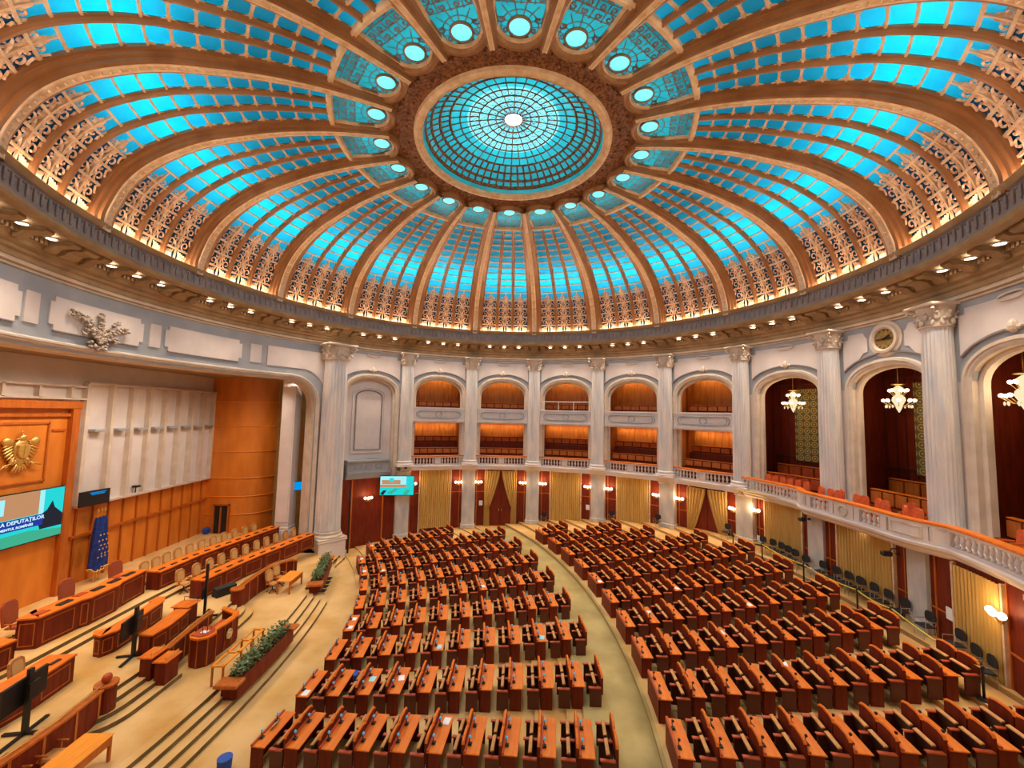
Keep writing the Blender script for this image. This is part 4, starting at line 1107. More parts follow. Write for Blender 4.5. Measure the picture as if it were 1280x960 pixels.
for k in range(60):
    a = -26+50*k/59; q = lambda r, z: (CR[0]+r*math.cos(R(a)), CR[1]+r*math.sin(R(a)), z)
    rows.append([q(RR0-.14, 1.0), q(RR0-.14, 1.06), q(RR0-.02, 1.06)])
edge_.grid(rows); obj('tier_nosing', edge_, 'carpet_aisle', floor)
def arcx(x0, y): return x0-(y+1.0)**2/(2*42.0)      # shallow arcs facing the benches
def step_band(mb, rmb, x0, y0, y1, zlo, zhi, depth, round_end=0.0, n=20, xback=None):
    xback = x0-1.6 if xback is None else xback
    ys_ = lin(y0, y1, n); top = []
    for y in ys_:
        sh = 0
        if round_end > 0: e = max(0, 1-(y1-y)/round_end); sh = round_end*(1-math.sqrt(max(0,1-e*e)))
        if round_end < 0: e = max(0, 1-(y-y0)/-round_end); sh = -round_end*(1-math.sqrt(max(0,1-e*e)))
        top.append((arcx(x0, y)-sh*.75, y))
    mb.grid([[(x, y, zhi), (xback, y, zhi)] for x, y in top])
    rmb.grid([[(x, y, zlo), (x, y, zhi)] for x, y in top])
    rmb.add([(top[-1][0], y1, zlo), (top[-1][0], y1, zhi), (xback, y1, zhi), (xback, y1, zlo), (top[0][0], y0, zlo), (top[0][0], y0, zhi), (xback, y0, zhi), (xback, y0, zlo)], [(0,1,2,3),(7,6,5,4)])
plat = empty('floor', kind='structure'); plat['label'] = 'carpeted stage platforms with wide shallow steps'
tp = MB(); rz_ = MB()
for i in range(4):
    z1 = .15*(i+1); x = -9.5-.37*i
    step_band(tp, rz_, x, -13.0, 6.15-.05*i, z1-.15, z1-(.003 if i == 3 else 0), .37, .55)
    step_band(tp, rz_, x-.5, 10.6, 12.4, z1-.15, z1-(.006 if i == 3 else 0), .37, n=6)
step_band(tp, rz_, -10.95, -13.0, 13.6, 0, .6, .3, n=30, xback=-24)
obj('lower_steps', tp, 'carpet', plat)
tp = MB()
for i in range(4):
    z1 = .6+.15*(i+1); x = -12.45-.36*i
    step_band(tp, rz_, x, .6, 3.3-.1*i, z1-.15, z1-(.003 if i == 3 else 0), .36, 1.1, xback=-13.9)
    step_band(tp, rz_, x, -5.5+.1*i, -2.3, z1-.15, z1-(.003 if i == 3 else 0), .36, -1.2, xback=-13.9)
step_band(tp, rz_, -13.6, -13, 13.6, .6, 1.2, .3, n=30, xback=-24)
obj('upper_steps', tp, 'carpet', plat)
tp = MB()
for i, x in enumerate((-17.3,-17.7)):
    z1 = 1.2+.15*(i+1); ys_ = lin(-13, 13.5, 30); top = [(x-(y-.5)**2*(-.008 if y > 0 else .0), y) for y in ys_]
    tp.grid([[(a, b, z1), (-24, b, z1)] for a, b in top]); rz_.grid([[(a, b, z1-.15), (a, b, z1)] for a, b in top])
for i in range(2):     # bench floor for the nearer row of ministers' benches
    pass
obj('rear_platform', tp, 'carpet', plat)
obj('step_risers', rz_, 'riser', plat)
# small steps by the far column
m = MB()
for i in range(4): m.box(-14.9-.3*i*0, -13.2-.32*i, 10.9+.0*i, 14.2, .15*(4-i)*0+.15*(i)+.45, .15*(i+1)+.45) if False else m.box(-16.5, -12.6-.4*i, 11.9, 14.6, .15*i, .15*(i+1)+.45)
st = obj('stair_block', m, 'carpet', plat)
# ------------------------------------------------------------------ closing room walls behind and outer floor of the galleries
# ------------------------------------------------------------------ downlights in the cornice
BN = {126:'blank niche bay',108:'bay beside the blank niche',90:'nearer curtained door bay',72:'middle balcony bay',54:'bay right of the middle one',36:'farther curtained door bay',18:'tall bay left of the clock',0:'clock bay',-18:'tall bay right of the clock',-36:'first bay beyond the right edge',-54:'second bay beyond the right edge'}
d_me = MB(); d_me.cyl((0,0), .14, -.03, .0, 16); d_me = d_me.mesh('lens')
r_me = MB(); r_me.lathe([(.15,.0),(.22,.0),(.22,-.03),(.16,-.05),(.15,-.0)], 20); r_me = r_me.mesh('ring')
def downlight(p, label, group, power, tilt_to, spot=R(120)):
    t = thing('ceiling_light', label, 'ceiling light', p, 0, group)
    obj('trim_ring', r_me, 'cream', t); obj('lens', d_me, 'lamp_white', t)
    L = light('spot', 'SPOT', (0,0,-.12), power, (1,.80,.60), .12, t, spot=spot, blend=.9)
    L.rotation_euler = (Vector(tilt_to)-Vector(p)).to_track_quat('-Z','Y').to_euler()
for ang in range(-162, 199, 18):
    for i, q in enumerate((-4.3, 0, 4.3)):
        a = ang+q; p = pol(17.62, a, 17.24); aa = ((ang+180) % 360)-180
        if aa in BN: lab = '%s of three cornice spotlights above the %s' % (('rightmost','middle','leftmost')[i], BN[aa])
        else: lab = 'small cornice spotlight above the stage opening' if (aa > 130 or aa < -130) else 'small cornice spotlight over the viewer'
        if aa == -90 or (aa < -70 and aa > -130): continue
        downlight(p, lab, 'cornice spotlights', P_SPOT*(1.0 if aa not in (180,162,-162,144,-144) else .8), pol(11.5, a, 0))
for i, a in enumerate(range(143, 218, 5)):
    for j, r in enumerate((19.7,)):
        downlight(pol(r, a, 13.38), 'spotlight under the beam over the stage, %s from the far column' % (ORD[i] if i < 13 else 'last'), 'stage beam spotlights', 420, pol(23.5, a, 3.0))

# ------------------------------------------------------------------ deputies' benches with desks
def U(mb, name, m, par, smooth=False): return obj(name, mb, m, par, smooth)
def bench_parts(root, seats=True, desk=True, dark=False):
    if seats:
        for y in (-.355, .355):
            m = MB(); pts = []; 
            prof = [(-.335,.40),(-.335,.95),(-.29,1.01),(-.14,1.05),(.14,1.05),(.29,1.01),(.335,.95),(.335,.40)]
            vs = [(-.02-.0*z, y+a, z) for a, z in prof]+[(.06, y+a, z) for a, z in prof]; n = len(prof)
            m.add(vs, [tuple(range(n)), tuple(range(2*n-1,n-1,-1))]+[(i,n+i,n+(i+1)%n,(i+1)%n) for i in range(n)])
            me_b = MESH.setdefault('backrest%+.1f' % y, None) or MESH.__setitem__('backrest%+.1f' % y, m.mesh('backrest')) or MESH['backrest%+.1f' % y]
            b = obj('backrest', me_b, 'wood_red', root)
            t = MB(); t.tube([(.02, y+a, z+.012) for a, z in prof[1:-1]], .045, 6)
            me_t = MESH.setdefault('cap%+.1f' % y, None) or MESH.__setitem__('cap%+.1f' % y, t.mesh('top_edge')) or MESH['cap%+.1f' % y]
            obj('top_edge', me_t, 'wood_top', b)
            s = MB(); Mx = Matrix.Translation((-.12, y, .36)) @ Matrix.Rotation(R(-14), 4, 'Y'); s.box(-.05,.04,-.30,.30,0,.42, M=Mx, bev=.03)
            me_s = MESH.setdefault('seat%+.1f' % y, None) or MESH.__setitem__('seat%+.1f' % y, s.mesh('seat')) or MESH['seat%+.1f' % y]
            obj('seat', me_s, 'leather_dark', root)
            e = MB(); e.box(-.06,.05,-.30,.30,.40,.45, M=Mx, bev=.015)
            me_e = MESH.setdefault('edge%+.1f' % y, None) or MESH.__setitem__('edge%+.1f' % y, e.mesh('seat_edge')) or MESH['edge%+.1f' % y]
            obj('seat_edge', me_e, 'tan', root)
        for y in (-.70, 0, .70):
            k = 'arm%+.1f' % y
            if k not in MESH: MESH[k] = MB().box(-.46, -.02, y-.055, y+.055, .62, .67, bev=.015).mesh('armrest')
            obj('armrest', MESH[k], 'leather', root)
            k = 'side%+.1f' % y
            if k not in MESH: MESH[k] = MB().box(-.42, -.0, y-.028, y+.028, .0, .62).mesh('arm_support')
            obj('arm_support', MESH[k], 'wood_dark', root)
    if desk:
        if 'dtop' not in MESH:
            MESH['dtop'] = MB().box(.06, .52, -.76, .76, .745, .785, bev=.012).mesh('desk_top')
            MESH['dledge'] = MB().box(.06, .13, -.76, .76, .785, .84, bev=.012).mesh('desk_ledge')
            MESH['dpan'] = MB().box(.06, .10, -.73, .73, .04, .745).mesh('front_panel')
            for y in (-.73, .69): MESH['dside%+.1f' % y] = MB().box(.07, .46, y, y+.04, .0, .745).mesh('side_panel')
            MESH['dmid'] = MB().box(.16, .50, -.045, .045, .7855, .795).mesh('divider')
            for y in (-.42, .30):
                mm = MB(); mm.box(.13, .24, y-.06, y+.06, .785, .84, bev=.02); mm.tube([(.18,y,.84),(.15,y,.95),(.17,y,1.0)], .014, 5); MESH['mic%+.2f' % y] = mm.mesh('microphone')
                kk = MB(); kk.ball((.175,y,1.01), .042, 8, 6); MESH['knob%+.2f' % y] = kk.mesh('microphone_head', True)
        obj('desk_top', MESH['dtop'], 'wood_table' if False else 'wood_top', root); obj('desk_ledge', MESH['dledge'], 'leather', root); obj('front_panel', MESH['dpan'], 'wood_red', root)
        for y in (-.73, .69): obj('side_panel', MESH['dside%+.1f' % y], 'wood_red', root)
        for y in (-.42, .30):
            mi = obj('microphone', MESH['mic%+.2f' % y], 'black', root); hd = obj('microphone_head', MESH['knob%+.2f' % y], 'knob_blue' if not dark else None, mi)
            if dark: hd.data = MESH.setdefault('dk%+.2f' % y, None) or MESH.__setitem__('dk%+.2f' % y, hd.data.copy()) or MESH['dk%+.2f' % y]; hd.data.materials.clear(); hd.data.materials.append(MATS['black'])
    return root
MESH = {}
PRO = {}
for dk_ in ('', 'r'):
    for key, (s, d) in (('full',(1,1)),('desk',(0,1)),('seat',(1,0))):
        PRO[key+dk_] = [bench_parts(empty({'full':'bench_with_desk','desk':'two_seat_desk','seat':'two_seat_bench'}[key]), s, d, dk_ == 'r'), False]
def place_unit(key, x, y, z, rz, label, cat, group):
    p = PRO[key]
    if not p[1]: p[1] = True; c = p[0]; c.location = (x,y,z); c.rotation_euler = (0,0,rz)
    else: c = copy_tree(p[0], (x,y,z), rz)
    tag(c, label, cat, group); return c
def inv(x, y, z):
    v = Vector((x,y,z))-CAM; f_ = v.dot(fwd)
    if f_ < .3: return -999, -999
    return 640+FPX*v.dot(r2)/f_, 480-FPX*v.dot(u2)/f_
UNITS = {}; ROWV = {}
def lay(C, r00, th0, dth, nrows, ncols, block, f0, df, firstcol):
    vis = -1
    for i in range(nrows):
        th = R(th0+dth*i); cs, sn = math.cos(th), math.sin(th); cols = []
        for j in range(ncols+1):
            if j < firstcol(i): continue
            r = r00+PIT*j+ (.0 if j else .0); x, y = C[0]+r*cs, C[1]+r*sn
            rad = math.hypot(x, y)
            lim = (17.1 if y < -6.5 else 15.95) if block == 'right' else 16.35
            if rad > lim and not (block == 'right' and x > 13 and j == ncols and rad < 16.6): continue
            px, py = inv(x, y, f0+df*min(10, j)+1.0)
            if not (-60 < px < 1340 and py < 985): continue
            cols.append((j, x, y))
        if not cols: continue
        vis += 1; ROWV[(block, i)] = vis
        for k, (j, x, y) in enumerate(cols):
            z = f0+df*(j) if j == 0 else f0+df*(j-1) if False else f0+df*min(10, j)
            key = 'desk' if j == firstcol(i) else ('seat' if (j == ncols or k == len(cols)-1) and k > 0 else 'full')
            zz = f0+df*max(0, min(10, j-(0 if key == 'desk' else 0)))
            xx, yy = x, y
            side = 'stage side block' if block == 'left' else 'clock side block'
            rowl = ORD[vis]
            if key == 'desk': lab = 'front desk without seats, %s row from the camera, %s' % (rowl, side)
            elif key == 'seat': lab = 'last bench without desk, %s row from the camera, %s' % (rowl, side)
            else: lab = 'bench with rear desk, %s in the %s row from the camera, %s' % (ORD[k-1], rowl, side)
            o = place_unit(key+('r' if block == 'right' else ''), xx, yy, zz, th, lab, 'desk' if key == 'desk' else 'bench', 'deputies benches in the %s' % side)
            UNITS[(block, i, j)] = o
lay(CL, RL0+.02, -7.9, 4.68, 9, 10, 'left', .06, .08, lambda i: 1 if i == 8 else 0)
lay(CR, RR0+.05, -16.5, 3.3, 13, 9, 'right', 1.05, .175, lambda i: 0)
for k in PRO:
    if not PRO[k][1]: bpy.data.objects.remove(PRO[k][0])

# papers, tablets and bags lying on the desks
rnd = random.Random(11)
def local(o, x, y, z):
    a = o.rotation_euler[2]; return (o.location.x+x*math.cos(a)-y*math.sin(a), o.location.y+x*math.sin(a)+y*math.cos(a), o.location.z+z)
def paper(key, y, col, what='sheet of white paper', x=.33):
    o = UNITS.get(key)
    if o is None: return
    m = MB(); a = o.rotation_euler[2]; m.box(-.11,.11,-.15,.15,.0,.006)
    p = obj('sheet_of_paper', m, col, loc=local(o, x, y, .786), rz=a+rnd.uniform(-.25,.25))
    b = 'stage' if key[0] == 'left' else 'clock'
    tag(p, '%s on the %s part of desk %s, %s row, %s side block' % (what, 'near' if y < 0 else 'far', NUM[min(12, key[2]+1)], ORD[ROWV[(key[0], key[1])]], b), 'paper')
for key, y in ((('left',1,0),-.55),(('left',1,2),.1),(('left',1,3),.1),(('left',3,0),-.45),(('left',3,0),.35),(('left',2,4),-.5),(('left',6,0),-.1),(('left',7,0),.1),(('left',8,1),.2),(('left',6,1),-.5),(('left',7,2),.3),(('left',0,5),.5),(('left',2,8),-.45),(('left',4,6),-.3)):
    paper(key, y, 'paper' if key[1] != 2 and key != ('left',1,2) else 'paper_cyan', 'white paper sheet' if key[1] != 2 and key != ('left',1,2) else 'pale cyan paper sheet')
for key, y in ((('right',7,0),-.55),(('right',5,1),.2),(('right',6,3),-.5),(('right',8,4),-.5),(('right',4,3),.3),(('right',9,2),.3),(('right',7,5),.5),(('right',3,4),.55),(('right',5,5),-.5),(('right',8,2),.4)):
    paper(key, y, 'paper')
def tablet(key, y, label):
    o = UNITS.get(key)
    if o is None: return
    t = thing('tablet_computer', label, 'tablet', local(o, .22, y, .80), o.rotation_euler[2])
    Mx = Matrix.Rotation(R(-55), 4, 'Y'); obj('case', MB().box(-.12,.12,-.17,.17,-.008,.008, M=Mx), 'steel', t); obj('screen', MB().box(-.10,.10,-.145,.145,.008,.011, M=Mx), 'black', t)
tablet(('left',0,0), .05, 'small tablet propped on the nearest front desk beside the stage aisle')
m = MB(); m.lathe([(.16,0),(.20,.05),(.22,.38),(.20,.40)], 16)
o = UNITS.get(('left',2,1)); 
if o: tag(obj('waste_basket', m, 'blue', loc=local(o, .3, -1.15, 0)), 'blue waste bin on the floor between second and third desk rows', 'bin')
m = MB(); m.lathe([(.15,0),(.19,.05),(.21,.42),(.19,.43)], 16); tag(obj('waste_basket', m, 'blue', loc=(-8.5,-5.85,0)), 'blue bin at the bottom edge beside the front desks', 'bin')
m = MB(); m.box(-.16,.16,-.2,.2,0,.5, bev=.1); tag(obj('waste_basket', m, 'blue', loc=(-22.35,13.1,1.5)), 'dark blue bin by the far wooden wall corner', 'bin')
for key in (('left',0,0),('left',2,0)):
    o = UNITS.get(key)
    if o and key != ('left',0,0): tag(obj('folder', MB().box(-.1,.1,-.22,.22,0,.03), 'steel', loc=local(o, .75, -.5, .55), rz=o.rotation_euler[2]), 'grey folder left on a seat behind the third front desk', 'folder')

# ------------------------------------------------------------------ black chairs, rope and posts by the right wall
def black_chair():
    t = empty('black_chair'); 
    obj('seat', MB().box(-.22,.22,-.23,.23,.42,.49, bev=.03), 'black_soft', t)
    m = MB(); rows = []
    for zz, wv in ((.60,.17),(.66,.22),(.80,.235),(.92,.21),(.98,.14)):
        rows.append([(.22+.03*math.cos(PI*q/2)-.02, wv*q, zz) for q in lin(-1,1,6)])
    m.grid(rows); m.grid([[(x+.035, y, z) for x, y, z in r] for r in rows]); m.grid([[r[0], (r[0][0]+.035, r[0][1], r[0][2])] for r in rows]); m.grid([[r[-1], (r[-1][0]+.035, r[-1][1], r[-1][2])] for r in rows]); m.grid([[p, (p[0]+.035,p[1],p[2])] for p in rows[-1]])
    obj('backrest', m, 'black_soft', t)
    for x in (-.2,.2):
        for y in (-.2,.2):
            obj('leg', MB().tube([(x,y,.43),(x*1.15,y*1.1,0)], .014, 6), 'steel', t)
    m = MB(); 
    for y in (-.2,.2): m.tube([(.2,y,.43),(.25,y,.75)], .013, 6); m.tube([(-.18,y*1.2,.66),(.2,y*1.2,.66)], .018, 6); m.tube([(-.18,y*1.2,.44),(-.18,y*1.2,.66)], .012, 6)
    obj('arm_frame', m, 'steel', t)
    return t
bc = black_chair(); n = 0
WH = 'beside the nearest wood panel'
angs = [21.5,19.4,17.4,15.4,13.4,10.2,7.2,4.6,2.4,.2,-2.2,-4.6,-7.5,-11.6,-16.2,-18.4,-20.6]
for i, a in enumerate(angs):
    r = min(Rg(a)-.75, 17.6) if a > 9 else 16.85
    c = bc if i == 0 else copy_tree(bc)
    x, y, _ = pol(r, a); c.location = (x, y, floor_z(x, y)); c.rotation_euler = (0,0,R(a)+rnd.uniform(-.1,.1))
    tag(c, 'black chair along the right wall, %s from the far column' % (ORD[i] if i < 13 else ('fourteenth','fifteenth','sixteenth','nearest to the viewer, seventeenth')[i-13]), 'chair', 'black chairs along the right wall')
for a, r, lab in ((30.5,18.3,'right of the farther curtained door'),(59.0,18.3,'below the fourth balcony bay'),(46.8,18.1,'left of the farther curtained door'),(77.6,18.2,'right of the nearer curtained door')):
    c = copy_tree(bc); x, y, _ = pol(r, a); c.location = (x, y, floor_z(x, y)); c.rotation_euler = (0,0,R(a)); tag(c, 'dark chair against the far wall %s' % lab, 'chair', None)
    if 'group' in c: del c['group']
PA = [(27.0,17.3),(19.5,16.9),(8.0,16.1),(-3.2,16.05),(-9.5,16.1),(-24.0,16.3)]
posts = []
for i, (a, r) in enumerate(PA):
    x, y, _ = pol(r, a); z = floor_z(x, y); posts.append((x, y, z))
    t = thing('barrier_post', 'black barrier post with round foot, %s from the far end of the rope' % ORD[i], 'post', (x,y,z))
    obj('foot', MB().lathe([(.01,0),(.19,0),(.19,.02),(.05,.05),(.03,.06)], 20), 'black', t); obj('pole', MB().lathe([(.035,.05),(.035,.9),(.05,.92),(.05,1.0),(.02,1.02)], 12), 'black', t, True)
for i in range(len(posts)-1):
    a, b = Vector(posts[i]), Vector(posts[i+1]); pts = [tuple(a.lerp(b, q)+Vector((0,0,.93-.10*4*q*(1-q)))) for q in lin(0,1,12)]
    tag(obj('barrier_rope', MB().tube(pts, .028, 6), 'rope'), 'yellow barrier rope, %s span from the far end' % ORD[i], 'rope')
# notices and camera heads
for a, r, z, lab in ((24.6,None,3.2,'white notice on the wood panel right of the far balcony column'),(-13.6,None,4.0,'white notice on the wood panel right of the clock side pilaster'),(-25.3,None,3.55,'white notice on the wood panel at the right edge'),(63.6+2.3,None,3.0,'white notice left of the column beside the plain curtain'),(95.4,None,2.9,'white notice on the wood left of the nearer curtained door')):
    p = pol(Rg(a)-.07, a, z); tag(obj('paper_notice', MB().box(-.015,.015,-.16,.16,-.22,.22), 'paper', loc=p, rz=R(a)), lab, 'notice')
def spotcam(p, rz, label):
    t = thing('security_camera', label, 'camera', p, rz)
    obj('camera_body', MB().box(-.30,.05,-.10,.10,-.10,.10, bev=.03).cyl((0,0), .07, -.36, -.28, 12, M=Matrix.Rotation(-PI/2,4,'Y') @ Matrix.Translation((0,0,0))), 'black', t); obj('bracket', MB().tube([(0,0,.08),(.1,0,.22),(.3,0,.22)], .025, 6), 'black', t)
spotcam(pol(16.75, 9.8, 5.75), R(9.8), 'black camera under the balcony left of the clock side pilaster')
spotcam(pol(16.6, -7.2, 5.55), R(-7.2), 'black camera under the curved front of the right balcony')
spotcam(pol(18.1, 117, 6.4), R(117), 'small camera on the column left of the first balcony')
t = thing('recessed_spot', 'small bright spot under the right balcony below the clock', 'ceiling light', pol(16.95, -.5, 6.0)); obj('lens', MB().cyl((0,0), .09, -.04, .02, 12), 'lamp_white', t)

# ------------------------------------------------------------------ right gallery seats
def armchair():
    t = empty('armchair')
    obj('seat', MB().box(-.26,.24,-.21,.21,.34,.48, bev=.05), 'orange_fabric', t)
    m = MB(); prof = [(-.24,.45),(-.25,.85),(-.20,1.02),(-.10,1.08),(.10,1.08),(.20,1.02),(.25,.85),(.24,.45)]; nn = len(prof)
    c_ = .78; prof = [(y*c_, z) for y, z in prof]; m.add([(.20+.06*(z-.4), y, z) for y, z in prof]+[(.30+.06*(z-.4), y, z) for y, z in prof], [tuple(range(nn)), tuple(range(2*nn-1,nn-1,-1))]+[(i,nn+i,nn+(i+1)%nn,(i+1)%nn) for i in range(nn)]); obj('backrest', m, 'orange_fabric', t)
    for y in (-.23,.23): obj('armrest', MB().box(-.22,.22,y-.025,y+.025,.60,.66, bev=.015), 'wood', t)
    for x in (-.2,.22):
        for y in (-.22,.22): obj('leg', MB().box(x-.025,x+.025,y-.025,y+.025,0,.6), 'wood', t)
    return t
ac = armchair()
spots = [(22.8,.15),(21.1,.1),(19.4,.1),(17.7,.1),(16.0,.1),(14.2,.1),(9.6,.1),(7.4,.1),(6.6,.5),(5.3,.05),(2.4,.1),(.6,.1),(-1.4,.1),(-3.0,.1),(-4.2,.9),(-5.4,.1),(-6.4,.9),(-8.1,.1),(-17.5,.35),(-20.5,.35),(-23.5,.3),(-26.5,.3)]
for i, (a, dr) in enumerate(spots):
    c = ac if i == 0 else copy_tree(ac)
    r = rr_at(a)+.85+dr; c.location = pol(r, a, 6.46); c.rotation_euler = (0,0,R(a)+(.0 if i < 6 else rnd.uniform(-.5,.5)))
    bay = 'in the bay left of the clock' if a > 10 else ('beside the column left of the clock' if a > 5 else ('in front of the clock bay' if a > -9 else 'in the bay at the right edge'))
    grp = [q for q in range(len(spots)) if (spots[q][0] > 10) == (a > 10) and (5 < spots[q][0] <= 10) == (5 < a <= 10) and (-9 < spots[q][0] <= 5) == (-9 < a <= 5)]
    tag(c, 'orange armchair at the rail %s, %s from the left' % (bay, ORD[grp.index(i)]), 'armchair', 'armchairs along the right balcony rail')
for ang, nm in ((18,'tall bay left of the clock'),(0,'clock bay'),(-18,'tall bay right of the clock')):
    gallery_bench('wooden bench behind the armchairs in the %s' % nm, ang, RW+.55, 6.46, 2.3 if ang == 18 else 1.9, 6, None, 'wood' if ang != 18 else 'leather', 1.15)
    gallery_bench('raised rear bench with cushions in the %s' % nm, ang, RW+2.1, 6.9, 2.4, 6, None, 'leather' if ang != 0 else 'wood', 1.2)

# ------------------------------------------------------------------ stage furniture
def desk_line(name, label, cat, pts, zf, h, depth, side, front='wood_red', top='wood_top', panels=0, over=.06, flip=False, pads=None, depth_end=True):
    """counter that follows the front line pts; its body lies on the given side (+1 left of the walking direction)"""
    t = thing(name, label, cat); P = [Vector((x,y,0)) for x, y in pts]; N = len(P)
    nr = []
    for i in range(N):
        d = (P[min(i+1,N-1)]-P[max(i-1,0)]).normalized(); nr.append(Vector((-d.y, d.x, 0))*side)
    def strip(prof, idx=range(N)):
        mb = MB(); rows = [[(P[i].x+nr[i].x*o, P[i].y+nr[i].y*o, z) for o, z in prof] for i in idx]
        mb.grid(rows); k = len(prof); mb.add(rows[0], [tuple(range(k))]); mb.add(rows[-1], [tuple(range(k-1,-1,-1))]); return mb
    obj('front_panel', strip([(0,zf),(0,zf+h-.06),(.05,zf+h-.06),(.05,zf)]), front, t)
    b = strip([(-over,zf+h-.06),(-over,zf+h),(depth,zf+h),(depth,zf+h-.06),(-over,zf+h-.06)]); obj('counter_top', b, top, t)
    for e, i in ((0,0),(1,N-1)):
        d = (P[1]-P[0] if e == 0 else P[-1]-P[-2]).normalized()*.05*(1 if e == 0 else -1); q0 = P[i]; q1 = P[i]+nr[i]*(depth-.05)
        mb = MB(); vs = [tuple(v) for v in (q0, q1, q1+d, q0+d)]; mb.add([(x,y,zf) for x,y,_ in vs]+[(x,y,zf+h-.06) for x,y,_ in vs], [(3,2,1,0),(4,5,6,7),(0,1,5,4),(1,2,6,5),(2,3,7,6),(3,0,4,7)]); obj('end_panel', mb, front, t)
    m = MB(); L = 0
    for i in range(N-1):
        a, b_ = P[i], P[i+1]; n_ = max(1, int((b_-a).length/.9))
        for k in range(n_):
            q0 = a.lerp(b_, (k+.12)/n_)-nr[i]*.012; q1 = a.lerp(b_, (k+.88)/n_)-nr[i]*.012
            for z0, z1 in ((zf+.12, zf+.16), (zf+h-.24, zf+h-.20)):
                m.add([(q0.x,q0.y,z0),(q1.x,q1.y,z0),(q1.x,q1.y,z1),(q0.x,q0.y,z1)], [(0,1,2,3)])
            for q in (q0, q1):
                d = (q1-q0).normalized()*.04*(1 if q is q0 else -1); m.add([(q.x,q.y,zf+.12),(q.x+d.x,q.y+d.y,zf+.12),(q.x+d.x,q.y+d.y,zf+h-.2),(q.x,q.y,zf+h-.2)], [(0,1,2,3)])
    obj('panel_moulding', m, 'wood', t)
    if pads:
        mb = MB()
        tot = sum((P[i+1]-P[i]).length for i in range(N-1))
        for k in range(pads):
            s = tot*(k+.5)/pads; i = 0
            while i < N-2 and s > (P[i+1]-P[i]).length: s -= (P[i+1]-P[i]).length; i += 1
            c_ = P[i].lerp(P[i+1], s/(P[i+1]-P[i]).length)+nr[i]*.22; a_ = math.atan2(nr[i].y, nr[i].x)
            mb.box(-.06,.06,-.17,.17,0,.045, M=Matrix.Translation((c_.x,c_.y,zf+h)) @ Matrix.Rotation(a_,4,'Z'), bev=.01)
        mb_list = mb; obj('console_row', mb, 'black', t)['kind'] = 'stuff'
    return t
GF = [(-15.5,2.95),(-15.28,4.3),(-15.05,5.7),(-14.7,7.1),(-14.28,8.5),(-13.9,10.0),(-13.5,11.4)]
GBk = [(-17.95,3.25),(-17.85,4.4),(-17.75,5.8),(-17.45,7.3),(-17.1,8.8),(-16.75,10.4),(-16.35,12.0)]
desk_line('ministers_bench', 'long front ministers bench with black consoles facing the hall, right of the rostrum', 'counter', GF, 1.2, .95, .75, 1, pads=11)
desk_line('ministers_bench', 'long rear ministers bench nearest the wood wall, right of the presiding desk', 'counter', GBk, 1.5, .95, .75, 1, pads=12)
desk_line('ministers_bench', 'front ministers bench at the left edge behind the black screen stand', 'counter', [(-15.6,-7.8),(-15.35,-6.2),(-15.25,-4.9),(-15.4,-3.55)], 1.2, .95, .85, 1, pads=4)
desk_line('ministers_bench', 'rear ministers bench at the left edge beside the presiding desk', 'counter', [(-18.3,-7.2),(-18.2,-5.6),(-18.05,-4.2),(-17.9,-3.2)], 1.5, .95, .75, 1, pads=3)
desk_line('presiding_desk', 'large raised presiding desk with panelled front below the screen', 'desk', [(-18.95,-2.25),(-18.3,-2.1),(-18.2,-.6),(-18.05,-.3),(-18.05,1.0),(-18.2,1.3),(-18.35,2.9)], 1.5, 1.2, .85, 1, top='wood_top')
def office_chair(name, mseat, hi=False):
    t = empty(name); hb = .62 if not hi else .95; wv = .25 if not hi else .33
    obj('seat', MB().box(-.25,.25,-.25,.25,.42,.52, bev=.05), mseat, t)
    m = MB(); prof = [(-wv*.9,.56),(-wv,.56+hb*.5),(-wv*.92,.56+hb*.85),(-wv*.5,.56+hb),(wv*.5,.56+hb),(wv*.92,.56+hb*.85),(wv,.56+hb*.5),(wv*.9,.56)]; nn = len(prof)
    bx = lambda z: -.22-.10*(z-.5)
    m.add([(bx(z), y, z) for y, z in prof]+[(bx(z)-.09, y*.97, z) for y, z in prof], [tuple(range(nn)), tuple(range(2*nn-1,nn-1,-1))]+[(i,nn+i,nn+(i+1)%nn,(i+1)%nn) for i in range(nn)]); b = obj('backrest', m, mseat, t)
    q = MB(); q.add([(bx(z)+.012, y*.72, .60+(z-.56)*.80) for y, z in prof], [tuple(range(nn))]); obj('back_pad', q, 'rust_fabric' if hi else 'tan_pad', b)
    for y in (-.29,.29): obj('armrest', MB().box(-.2,.2,y-.03,y+.03,.66,.70, bev=.01).box(-.03,.03,y-.02,y+.02,.47,.66), 'wood', t)
    m = MB(); m.cyl((0,0), .03, .10, .43, 10)
    for k in range(5): a = 2*PI*k/5; m.tube([(0,0,.12),(.27*math.cos(a),.27*math.sin(a),.06)], .022, 6); m.ball((.27*math.cos(a),.27*math.sin(a),.04), .04, 6, 5)
    obj('wheel_base', m, 'wood_dark', t)
    return t
oc = office_chair('swivel_chair', 'tan'); ocu_ = [False]
def put_chair(x, y, z, rz, label, group=None):
    c = oc if not ocu_[0] else copy_tree(oc); ocu_[0] = True
    c.location = (x,y,z); c.rotation_euler = (0,0,rz); tag(c, label, 'chair', group); return c
for k, (x, y) in enumerate([(-17.0,3.75),(-16.75,4.6),(-16.6,5.45),(-16.5,6.3),(-16.3,7.15),(-16.1,8.0),(-15.9,8.85),(-15.7,9.65),(-15.45,10.4),(-15.2,11.15),(-14.95,11.8)]):
    put_chair(x, y, 1.2, R(-12), 'tan swivel chair behind the front ministers bench, %s from the rostrum' % ORD[k], 'chairs at the front ministers bench')
